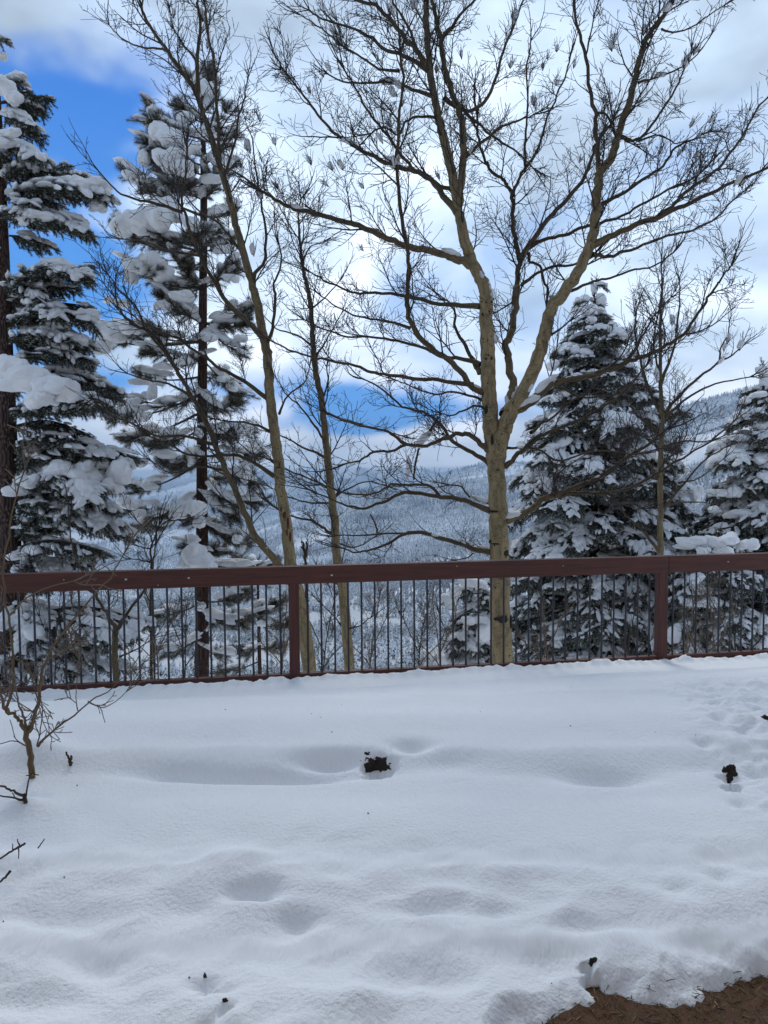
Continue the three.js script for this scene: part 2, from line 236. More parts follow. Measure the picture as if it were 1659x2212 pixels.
{
  const NA = 420, rs = []; for (let k = 0; k <= 250; k++) rs.push(7 * Math.pow(9500 / 7, k / 250));
  const p = [], c = [], u = [], idx = [];
  for (let j = 0; j < rs.length; j++) for (let i = 0; i <= NA; i++) {
    const s = i / NA * 2 - 1, a = Math.PI * (0.19 * s + 0.81 * s * s * s), r = rs[j], x = r * Math.sin(a), z = r * Math.cos(a);
    p.push(x, terrainY(a, r), -z); u.push(x / 40, z / 40);
    // forest cover seen from afar, broken by snowfields
    const wood = sstep(-0.42, -0.22, fbm(x / 420, z / 700, 3.3, 5)), fields = sstep(0.10, 0.18, fbm(x / 900 + 4.4, z / 260, 6.6, 4) + 0.26 * Math.exp(-(((x + 1500) / 900) ** 2 + ((z - 3700) / 700) ** 2)) - 0.05);
    const f = 0.42 * wood * (1 - fields), g = 0.75 + 0.5 * noise(x / 35, z / 35, 2.1);
    c.push(lerp(0.84, 0.085 * g, f), lerp(0.85, 0.105 * g, f), lerp(0.88, 0.115 * g, f));
    if (j < rs.length - 1 && i < NA) { const q = j * (NA + 1) + i; idx.push(q, q + 1, q + NA + 2, q, q + NA + 2, q + NA + 1); }
  }
  const g = new THREE.BufferGeometry(); g.setAttribute('position', new THREE.Float32BufferAttribute(p, 3)); g.setAttribute('color', new THREE.Float32BufferAttribute(c, 3)); g.setAttribute('uv', new THREE.Float32BufferAttribute(u, 2)); g.setIndex(idx); g.computeVertexNormals();
  tag(mesh('terrain', g, new THREE.MeshStandardMaterial({ vertexColors: true, roughness: 1 })), 'snowy forested valley and mountain slopes beyond the railing', 'terrain', null, 'structure');
  // ground behind and around the viewer
  const gg = new THREE.RingGeometry(0.01, 7.4, 48, 1); gg.rotateX(-Math.PI / 2);
  const back = mesh('ground', gg, new THREE.MeshStandardMaterial({ color: new THREE.Color().setRGB(0.5, 0.48, 0.46), roughness: 1 })); back.position.set(0, -0.6, 0); tag(back, 'trodden ground underneath the snow', 'ground', null, 'structure');
}
// ------------------------------------------------------------------ railing
{
  const wood = texture(512, 256, (u, v) => { const g = tile((x, y, z) => noise(x * 0.4, y * 0.4, z * 9), u, v, 2.5), f = tile((x, y, z) => noise(x, y, z * 8), u, v, 6), w = tile((x, y, z) => fbm(x, y, z, 4), u, v, 1.2); const k = 1 + 0.30 * g + 0.18 * f + 0.35 * w; return [0.315 * k, 0.16 * k, 0.125 * k]; });
  wood.repeat.set(0.35, 5);
  const wm = new THREE.MeshPhysicalMaterial({ map: wood, roughness: 0.62, bumpMap: wood, bumpScale: 0.0015 });
  const dark = new THREE.MeshStandardMaterial({ color: new THREE.Color().setRGB(0.03, 0.018, 0.016), roughness: 0.8 });
  const fence = thing('railing', 'reddish brown wooden railing with thin dark metal balusters', 'railing');
  const dir = V(1, 0, -0.1588).normalize(), yaw = Math.atan2(0.1588, 1), nrm = V(0.1588, 0, 1).normalize(), at = (s, y, off = 0) => V(-0.761 + dir.x * s + nrm.x * off, y, -6.307 + dir.z * s + nrm.z * off);   // s metres along from the first post
  const TOP = 0.935, FACE = 0.148, BOT = -0.028;
  function board(name, s0, s1, y0, y1, thick, off, m = wm) {
    const L = s1 - s0, H = y1 - y0, sh = new THREE.Shape(), b = 0.005, t = thick / 2;
    sh.moveTo(-t + b, 0); sh.lineTo(t - b, 0); sh.quadraticCurveTo(t, 0, t, b); sh.lineTo(t, H - b); sh.quadraticCurveTo(t, H, t - b, H); sh.lineTo(-t + b, H); sh.quadraticCurveTo(-t, H, -t, H - b); sh.lineTo(-t, b); sh.quadraticCurveTo(-t, 0, -t + b, 0);
    const g = new THREE.ExtrudeGeometry(sh, { depth: L, bevelEnabled: false, curveSegments: 3, steps: 1 });
    // uv in metres along the board
    const p = g.attributes.position, uv = g.attributes.uv; for (let k = 0; k < p.count; k++) uv.setXY(k, p.getZ(k) + s0 * 1.37, p.getY(k) + p.getX(k));
    const o = mesh(name, g, m, fence); o.rotation.y = Math.PI / 2 + yaw; o.position.copy(at(s0, y0, off)); return o;
  }
  const SP = 3.31;
  const posts = [-SP, 0, SP, 2 * SP];
  board('top_rail', -4.2, SP + 0.045, TOP - FACE, TOP, 0.088, 0); board('top_rail', SP + 0.049, 2 * SP + 0.3, TOP - FACE + 0.001, TOP + 0.001, 0.088, 0);
  for (const [a, b] of [[-4.2, -SP - 0.043], [-SP + 0.043, -0.043], [0.043, SP - 0.043], [SP + 0.043, 2 * SP - 0.043]]) board('bottom_rail', a, b, BOT, BOT + 0.055, 0.062, 0);
  for (const s of posts) { const o = board('post', 0, TOP - FACE + 0.45, 0, 0.086, 0.086, 0); o.quaternion.setFromAxisAngle(V(0, 1, 0), yaw).multiply(new THREE.Quaternion().setFromAxisAngle(V(1, 0, 0), -Math.PI / 2)); o.position.copy(at(s, -0.45, 0.043)); }
  const bg = new THREE.CylinderGeometry(0.0087, 0.0087, TOP - FACE - BOT - 0.05, 10); const gap = SP / 29;
  for (let k = -36; k < 58; k++) { if (k % 29 === 0) continue; const o = mesh('baluster', bg, M.iron, fence); o.position.copy(at(k * gap, (TOP - FACE + BOT + 0.055) / 2 - 0.001, 0)); }
  const sg = new THREE.IcosahedronGeometry(1, 1), R5 = rng(88);
  for (let k = 0; k < 26; k++) { const s0 = lerp(-2.6, 5.2, R5()), up = R5() < 0.6, o = mesh('snow_crumb', sg, M.snow, fence), q = 0.003 + 0.005 * R5(); o.position.copy(at(s0, up ? TOP + 0.002 : TOP - 0.02 - 0.12 * R5(), up ? 0.03 * (R5() - 0.3) : 0.045)); o.scale.set(q * 1.5, q, q); }
  for (const s0 of [-SP, 0, SP, 2 * SP]) for (const [dx, dy] of [[-0.02, 0.04], [0.02, 0.1]]) { const o = mesh('screw', new THREE.CylinderGeometry(0.0045, 0.0045, 0.003, 10), M.iron, fence); o.position.copy(at(s0 + dx, TOP - FACE + dy, 0.0445)); o.rotation.set(Math.PI / 2, 0, 0); }
  // knots and nail marks in the wood
  const kg = new THREE.SphereGeometry(1, 14, 10);
  for (const [px, py, w] of [[782, 1229, 0.02], [1283, 1223, 0.022], [1290, 1211, 0.016], [1570, 1216, 0.018], [1013, 1240, 0.006], [640, 1262, 0.006]]) { const d = 6.307 + ((px - CX) / F * 6.4 + 0.761) * 0.165; const p = P(px, py, d); p.z = -(railDepth(p.x)) + 0.0405; const o = mesh('knot', kg, dark, fence); o.position.copy(p); o.scale.set(w, w * 0.26, 0.004); o.rotation.y = yaw; }
}

// ------------------------------------------------------------------ clods of dark earth showing through the snow
{
  const em = new THREE.MeshStandardMaterial({ color: new THREE.Color().setRGB(0.030, 0.022, 0.017), roughness: 1 });
  const clod = (seed) => { const g = mergeVertices((() => { const q = new THREE.IcosahedronGeometry(1, 12); q.deleteAttribute('uv'); q.deleteAttribute('normal'); return q; })(), 1e-4), p = g.attributes.position; for (let i = 0; i < p.count; i++) { const x = p.getX(i), y = p.getY(i), z = p.getZ(i), q = 1 + 0.5 * noise(x * 1.6 + seed, y * 1.6, z * 1.6) + 0.22 * noise(x * 4.5 + seed, y * 4.5, z * 4.5) + 0.12 * noise(x * 11, y * 11 + seed, z * 11); p.setXYZ(i, x * q, y * q, z * q); } g.computeVertexNormals(); return g; };
  const spots = [['broad dark earth clod thawed out of the middle of the snow bank', [[806, 1642, 26, 21], [832, 1646, 22, 17]]], ['narrow dark earth clod beside the trodden footprints', [[1574, 1668, 15, 17], [1580, 1680, 13, 13]]], ['small black clod low on the snow near the bare soil', [[1283, 2078, 10, 9]]], ['tiny dark clod in the trodden snow under the railing', [[1652, 1552, 9, 7]]], ['brown speck of earth inside a rounded lump of snow', [[486, 2163, 6, 7]]], ['slim brown splinter of earth beside the rounded snow lump', [[443, 2112, 3, 12]]]];
  spots.forEach(([label, parts], k) => { const t = thing('earth_clod', label, 'clod'); parts.forEach(([px, py, w, h], j) => { let d = 4; for (let i = 0; i < 30; i++) { const q = P(px, py, d); d += (q.y - snowHeight(q.x, d)) * 0.9; } const m = d / F, o = mesh('clod_lump', clod(k * 3.7 + j * 9.1), em, t); o.position.copy(P(px, py + (k ? 0.12 : 0.45) * h, d + (k ? 0.25 : 0.55) * w * m)); o.scale.set(w * m * 1.05, h * m * 1.05, w * m * 0.55); }); });
}
// the house whose eaves the viewer stands under; it keeps the sky behind from the near snow
{
  const hw = new THREE.MeshStandardMaterial({ color: new THREE.Color().setRGB(0.36, 0.27, 0.20), roughness: 0.9 }), rf = new THREE.MeshStandardMaterial({ color: new THREE.Color().setRGB(0.82, 0.83, 0.85), roughness: 0.95 });
  const t = thing('house', 'brown timber house with snowy roof behind the viewer', 'house'); const box = (name, w, h, d, x, y, z, m, rx = 0) => { const o = mesh(name, new THREE.BoxGeometry(w, h, d), m, t); o.position.set(x, y, z); o.rotation.x = rx; return o; };
  t.position.set(0, 0, 0); t.rotation.y = 0.10;
  box('wall', 16, 5.6, 0.3, 0, 2.2, 2.2, hw); box('eave', 17, 0.16, 3.2, 0, 5.0, 1.3, hw, 0.38); box('roof_snow', 17, 0.3, 6.5, 0, 5.95, 2.75, rf, 0.38); box('wall', 0.3, 5.6, 7, -7.8, 2.2, 5.9, hw); box('wall', 0.3, 5.6, 7, 7.8, 2.2, 5.9, hw);
}
// ------------------------------------------------------------------ snow lumps
function blob(seed, n, stretch, detail, flat = 0.35, soft = 0.16) {                  // several rounded lobes grown together, flattened below
  const r = rng(seed), S = []; for (let k = 0; k < n; k++) { const a = r() * 6.283, q = Math.sqrt(r()) * (n > 10 ? 0.72 : 0.62); S.push([Math.cos(a) * q, (r() - (n > 10 ? 0.6 : 0.4)) * (n > 10 ? 0.7 : 0.35), Math.sin(a) * q, (n > 10 ? 0.2 : 0.30) + 0.28 * r()]); } S.push([0, 0, 0, 0.45]);
  let g = new THREE.IcosahedronGeometry(1, detail); g.deleteAttribute('uv'); g.deleteAttribute('normal'); g = mergeVertices(g, 1e-4);
  const p = g.attributes.position, d = V();
  const sdf = (x, y, z) => { let s = 9; for (const [a, b, c, q] of S) { const e = Math.hypot(x - a, y - b, z - c) - q, h = clamp(0.5 + 0.5 * (s - e) / soft); s = lerp(s, e, h) - soft * h * (1 - h); } return s; };
  for (let k = 0; k < p.count; k++) {
    d.fromBufferAttribute(p, k).normalize(); let t = 1.6; for (let i = 0; i < 40; i++) { const e = sdf(d.x * t, d.y * t, d.z * t); if (e < 0.004) break; t -= e * 0.8; if (t < 0.05) break; }
    t *= 1 + 0.13 * noise(d.x * 3.1 + seed, d.y * 3.1, d.z * 3.1) + 0.05 * noise(d.x * 9 + seed, d.y * 9, d.z * 9);
    let y = d.y * t; if (y < 0) y *= flat; p.setXYZ(k, d.x * t * stretch, y, d.z * t);
  }
  const uv = new Float32Array(p.count * 2); for (let k = 0; k < p.count; k++) { uv[k * 2] = p.getX(k) * 0.35 + p.getY(k) * 0.2; uv[k * 2 + 1] = p.getZ(k) * 0.35 + p.getY(k) * 0.3; } g.setAttribute('uv', new THREE.BufferAttribute(uv, 2));
  g.computeVertexNormals(); return g;
}
const bigBlobs = [0, 1, 2, 3, 4, 5, 6].map((k) => blob(100 + k * 7, 6 + (k % 3), 1, 11, 0.45));
const loadBlobs = [0, 1, 2, 3, 4, 5, 6].map((k) => blob(1300 + k * 17, 13, 1, 10, 0.8, 0.30));
const longBlobs = [0, 1, 2, 3, 4].map((k) => blob(300 + k * 11, 7, 1.5, 9, 0.4));
const smallBlobs = [0, 1, 2, 3].map((k) => blob(500 + k * 5, 4, 1.5, 4, 0.3));
const chunkBlobs = [0, 1, 2, 3, 4].map((k) => { const r = rng(700 + k), g = blob(600 + k * 3, 4, 1, 5, 1); const p = g.attributes.position; for (let i = 0; i < p.count; i++) { const q = 1 + 0.30 * noise(p.getX(i) * 3 + k * 9, p.getY(i) * 3, p.getZ(i) * 3); p.setXYZ(i, p.getX(i) * q * 0.8, p.getY(i) * q * 1.25, p.getZ(i) * q * 0.8); } g.computeVertexNormals(); return g; });
function basis(dir, up = V(0, 1, 0)) { const x = dir.clone().normalize(), z = x.clone().cross(up).normalize(), y = z.clone().cross(x); return new THREE.Matrix4().makeBasis(x, y, z); }
function put(geo, parent, pos, sx, sy, sz, yaw = 0, tilt = 0, name = 'snow_cap') { const o = mesh(name, geo, M.snow, parent); o.position.copy(pos); o.rotation.set(0, yaw, tilt); o.scale.set(sx, sy, sz); return o; }

// ------------------------------------------------------------------ bare deciduous trees
// photo crops that the limbs were traced in: [x0, y0, scale] into the 1659 x 2212 frame
const CROP = { K: [0, 0, 0.3638], Q: [0, 603.5, 0.3638], U: [548.6, 0, 0.3638], R: [1069.8, 0, 0.3551], M: [548.6, 603.5, 0.3638], L: [1055.5, 603.5, 0.3638], D: [0, 0, 1] };
function trace(s) { let c = CROP.D; return s.trim().split(/\s+/).flatMap((w) => { if (CROP[w]) { c = CROP[w]; return []; } const [x, y] = w.split(',').map(Number); return [[c[0] + x * c[2], c[1] + y * c[2]]]; }); }
const barkMap = texture(512, 1024, (u, v) => {
  const w = tile((x, y, z) => fbm(x, y, z, 5), u, v, 1.6), f = tile((x, y, z) => noise(x, y, z * 2), u, v, 12), lent = tile((x, y, z) => noise(x * 0.5, y * 0.5, z * 5.5), u, v, 5.5);
  let k = 1 + 0.5 * w + 0.12 * f; const spots = tile((x, y, z) => noise(x * 1.4, y * 1.4, z * 1.2), u, v, 10);
  const dk = Math.max(sstep(0.42, 0.56, lent), sstep(0.50, 0.60, spots)) * 0.75; k *= 1 - dk;
  return [0.55 * k, 0.485 * k, 0.36 * k];
});
barkMap.repeat.set(1, 0.9);
M.bark = new THREE.MeshStandardMaterial({ map: barkMap, vertexColors: true, roughness: 0.85, bumpMap: barkMap, bumpScale: 0.003 });
M.twig = new THREE.MeshStandardMaterial({ color: 0xffffff, vertexColors: true, roughness: 0.8 });
M.paleTwig = new THREE.MeshStandardMaterial({ color: new THREE.Color().setRGB(0.16, 0.125, 0.095), roughness: 0.85 });
M.scar = new THREE.MeshStandardMaterial({ color: new THREE.Color().setRGB(0.022, 0.018, 0.015), roughness: 0.9 });
// young wood is dark and smooth, old wood pale
const barkCol = (r) => { const t = sstep(0.012, 0.07, r); return [lerp(0.24, 1, t), lerp(0.21, 1, t), lerp(0.20, 1, t)]; };
const twigCol = (r) => { const t = sstep(0.004, 0.02, r); return [lerp(0.026, 0.045, t), lerp(0.019, 0.033, t), lerp(0.016, 0.025, t)]; };
function bareTree(spec) {
  const R = rng(spec.seed), t = thing(spec.name, spec.label, spec.category ?? 'tree', spec.group);
  const known = [];                                                    // [px, py, depth] of everything traced so far
  const tw = new MB(); let n = 0;
  const limbs = [];
  const bc = spec.pale ? () => [0.62, 0.55, 0.55] : barkCol;
  spec.limbs.forEach(([s, w0, w1, lean = null, o = {}], li) => {
    const px = trace(s); let d0 = spec.d; if (li) { w0 *= spec.stout ?? 1; w1 *= spec.stout ?? 1; }
    if (known.length) { let best = 1e9; for (const k of known) { const q = (k[0] - px[0][0]) ** 2 + (k[1] - px[0][1]) ** 2; if (q < best) { best = q; d0 = k[2]; } } }
    let len = 0; const cum = [0]; for (let k = 1; k < px.length; k++) { len += Math.hypot(px[k][0] - px[k - 1][0], px[k][1] - px[k - 1][1]); cum.push(len); }
    const m = d0 / F, spread = lean ?? (R() * 1.3 - 0.65), reach = (li === 0 ? 0.04 : spread) * len * m;
    const pts = px.map(([x, y], k) => P(x, y, Math.max(d0 + reach * Math.pow(len ? cum[k] / len : 0, 0.9), spec.d * 0.72)));
    px.forEach(([x, y], k) => known.push([x, y, d0 + reach * Math.pow(cum[k] / len, 0.9)]));
    const per = w0 > 15 ? 6 : 4, c = smooth(pts, per), N = c.length;
    // small crooks in the wood
    const amp = Math.min(0.022, w0 * m * 0.5) * (o.straight ? 0.3 : 1); for (let k = 1; k < N - 1; k++) { c[k].x += amp * noise(k * 0.55, li * 3.1); c[k].y += amp * noise(k * 0.55, li * 5.7 + 40); c[k].z += amp * 2 * noise(k * 0.55, li * 2.3 + 90); }
    const rad = c.map((_, k) => { const q = k / (N - 1); return 0.5 * m * lerp(w0, w1, Math.pow(q, 0.85)) * (1 + (li && k < 3 ? 0.22 * (1 - k / 3) : 0)); });
    mesh(li === 0 ? 'trunk' : 'limb', new MB().tube(c, rad, w0 > 18 ? 20 : w0 > 8 ? 10 : 7, bc, w0 > 18 ? 0.07 : 0.12, li * 1.7).geo(), M.bark, t);
    limbs.push({ c, rad, o, li, len: len * m });
  });
  const sc = spec.scale ?? 1;
  function grow(p, dir, len, r, lvl) {
    const seg = lvl >= 3 ? 3 : lvl === 2 ? 5 : 8, pts = [p.clone()], rad = [r]; let q = p.clone(), d = dir.clone().normalize();
    const side = V(R() - 0.5, R() - 0.5, R() - 0.5);
    for (let k = 1; k <= seg; k++) {
      d.addScaledVector(V(0, 1, 0), (spec.rise ?? 0.10) * (lvl >= 3 ? 0.6 : 1)).addScaledVector(side, 0.10).add(V((R() - 0.5), (R() - 0.5), (R() - 0.5)).multiplyScalar(0.34)).normalize();
      q = q.clone().addScaledVector(d, len / seg); pts.push(q); rad.push(Math.max(0.0024, r * (1 - 0.66 * k / seg)));
      if (lvl < 4 && k < seg + (lvl < 3 ? 1 : 0) && (lvl < 3 || R() < 0.45)) {
        const kids = lvl === 1 ? 1 : R() < 0.72 ? 1 : 0;
        for (let j = 0; j < kids; j++) { const a = V(R() - 0.5, R() - 0.5, R() - 0.5).cross(d).normalize(); const nd = d.clone().multiplyScalar(0.72).addScaledVector(a, 0.62 + 0.35 * R()); const l = lvl === 1 ? len * (0.30 + 0.38 * R()) * (1.15 - 0.5 * k / seg) : lvl === 2 ? (0.07 + 0.14 * R()) * sc : (0.02 + 0.045 * R()) * sc; grow(q, nd, l, Math.max(0.0027, rad[k] * 0.66), lvl + 1); }
      }
    }
    tw.tube(pts, rad, lvl >= 3 ? 3 : lvl === 2 ? 4 : 5, twigCol); n++;
  }
  for (const L of limbs) {
    const { c, rad, o } = L; const N = c.length; let cum = 0, next = (o.from ?? (L.li === 0 ? 0.5 : 0.16)) * L.len, dens = (o.every ?? spec.every ?? 0.13); let ph = R() * 6.28;
    for (let k = 1; k < N; k++) {
      cum += c[k].distanceTo(c[k - 1]);
      while (cum > next) {
        next += dens * (0.5 + R()) * (1 + 1.2 * (1 - cum / L.len));
        const tdir = c[k].clone().sub(c[k - 1]).normalize(); ph += 2.4 + R() * 0.9;
        const ref = Math.abs(tdir.y) < 0.9 ? V(0, 1, 0) : V(1, 0, 0), b1 = ref.clone().cross(tdir).normalize(), b2 = tdir.clone().cross(b1);
        const side = b1.multiplyScalar(Math.cos(ph)).addScaledVector(b2, Math.sin(ph)); if (side.y < -0.3) side.y *= 0.3;
        const f = cum / L.len, l = clamp(L.len * 0.26 * (1.1 - 0.55 * f) * (0.55 + 0.8 * R()), 0.10, 0.62) * (o.size ?? 1) * sc;
        grow(c[k], tdir.clone().multiplyScalar(0.72).addScaledVector(side, 0.6), l, Math.min(rad[k] * 0.6, 0.0042 + 0.009 * l), l > 0.26 * sc ? 1 : 2);
      }
    }
    // the limb runs on into fine wood at its end
    const e = c[N - 1], ed = e.clone().sub(c[N - 3]).normalize(); if (!o.blunt) for (let j = 0; j < 3; j++) grow(e, ed.clone().add(V(R() - 0.5, R() - 0.5, R() - 0.5).multiplyScalar(0.7)), (0.2 + 0.3 * R()) * sc, Math.max(0.0022, rad[N - 1]), 2);
  }
  // clumps of snow caught in forks and twigs: [px, py, size px, flatness]
  const allP = limbs.flatMap((l) => l.c.map((v) => ({ v, s: toPix(v) })));
  (spec.snow ?? []).forEach(([x, y, s, kind = 0], k) => {
    const best = allP.reduce((a, b) => { const q = (b.s[0] - x) ** 2 + (b.s[1] - y) ** 2; return q < a.q ? { q, b } : a; }, { q: 1e9 }).b, d = -best.v.z, q = P(x, y, d - (kind === 2 ? 0.02 : 0)), m = d / F * s;
    if (kind === 1) { const own = limbs.find((l) => l.c.includes(best.v)), n = own.c.indexOf(best.v), tn = own.c[Math.min(n + 2, own.c.length - 1)].clone().sub(own.c[Math.max(n - 2, 0)]).normalize(), o = mesh('snow_cap', loadBlobs[k % 7], M.snow, t); tn.y *= 0.7; o.quaternion.setFromRotationMatrix(basis(tn)); o.position.copy(Math.abs(tn.y) > 0.62 ? q : best.v).addScaledVector(V(0, 1, 0), own.rad[n] * 0.7 + m * 0.12); o.scale.set(m * 1.25, m * 0.62, m * 0.5 + own.rad[n] * 0.5); } else {
      // caught in a tuft of twigs: the clump is drawn out along them
      const i = limbs.flatMap((l) => l.c.map((v, n) => [l, n])).find(([l, n]) => l.c[n] === best.v), nx = i[0].c[Math.min(i[1] + 1, i[0].c.length - 1)], pv = i[0].c[Math.max(i[1] - 1, 0)], ax = kind === 2 ? nx.clone().sub(pv).normalize() : nx.clone().sub(pv).normalize().add(V(0, 0.9, 0)).normalize();
      const o = mesh('snow_clump', chunkBlobs[k % 5], M.snow, t); o.position.copy(q); o.quaternion.setFromUnitVectors(V(0, 1, 0), ax).multiply(new THREE.Quaternion().setFromAxisAngle(V(0, 1, 0), k * 1.7)); o.scale.set(m * (0.55 + 0.3 * ((k * 0.61) % 1)), m * (0.85 + 0.45 * ((k * 0.37) % 1)), m * 0.6);
      if (kind === 0) for (let n = 0; n < 6; n++) grow(q.clone().addScaledVector(ax, -m * 1.1), ax.clone().add(V(R() - 0.5, R() - 0.5, R() - 0.5).multiplyScalar(0.75)), m * (2.2 + 1.6 * R()), 0.004, 3);
    }
  });
  mesh('twigs', tw.geo(), spec.pale ? M.paleTwig : M.twig, t, 'stuff');
  return { t, limbs };
}
const cr = (c, list) => list.map(([x, y, s, k]) => [CROP[c][0] + x * CROP[c][2], CROP[c][1] + y * CROP[c][2], s, k]);

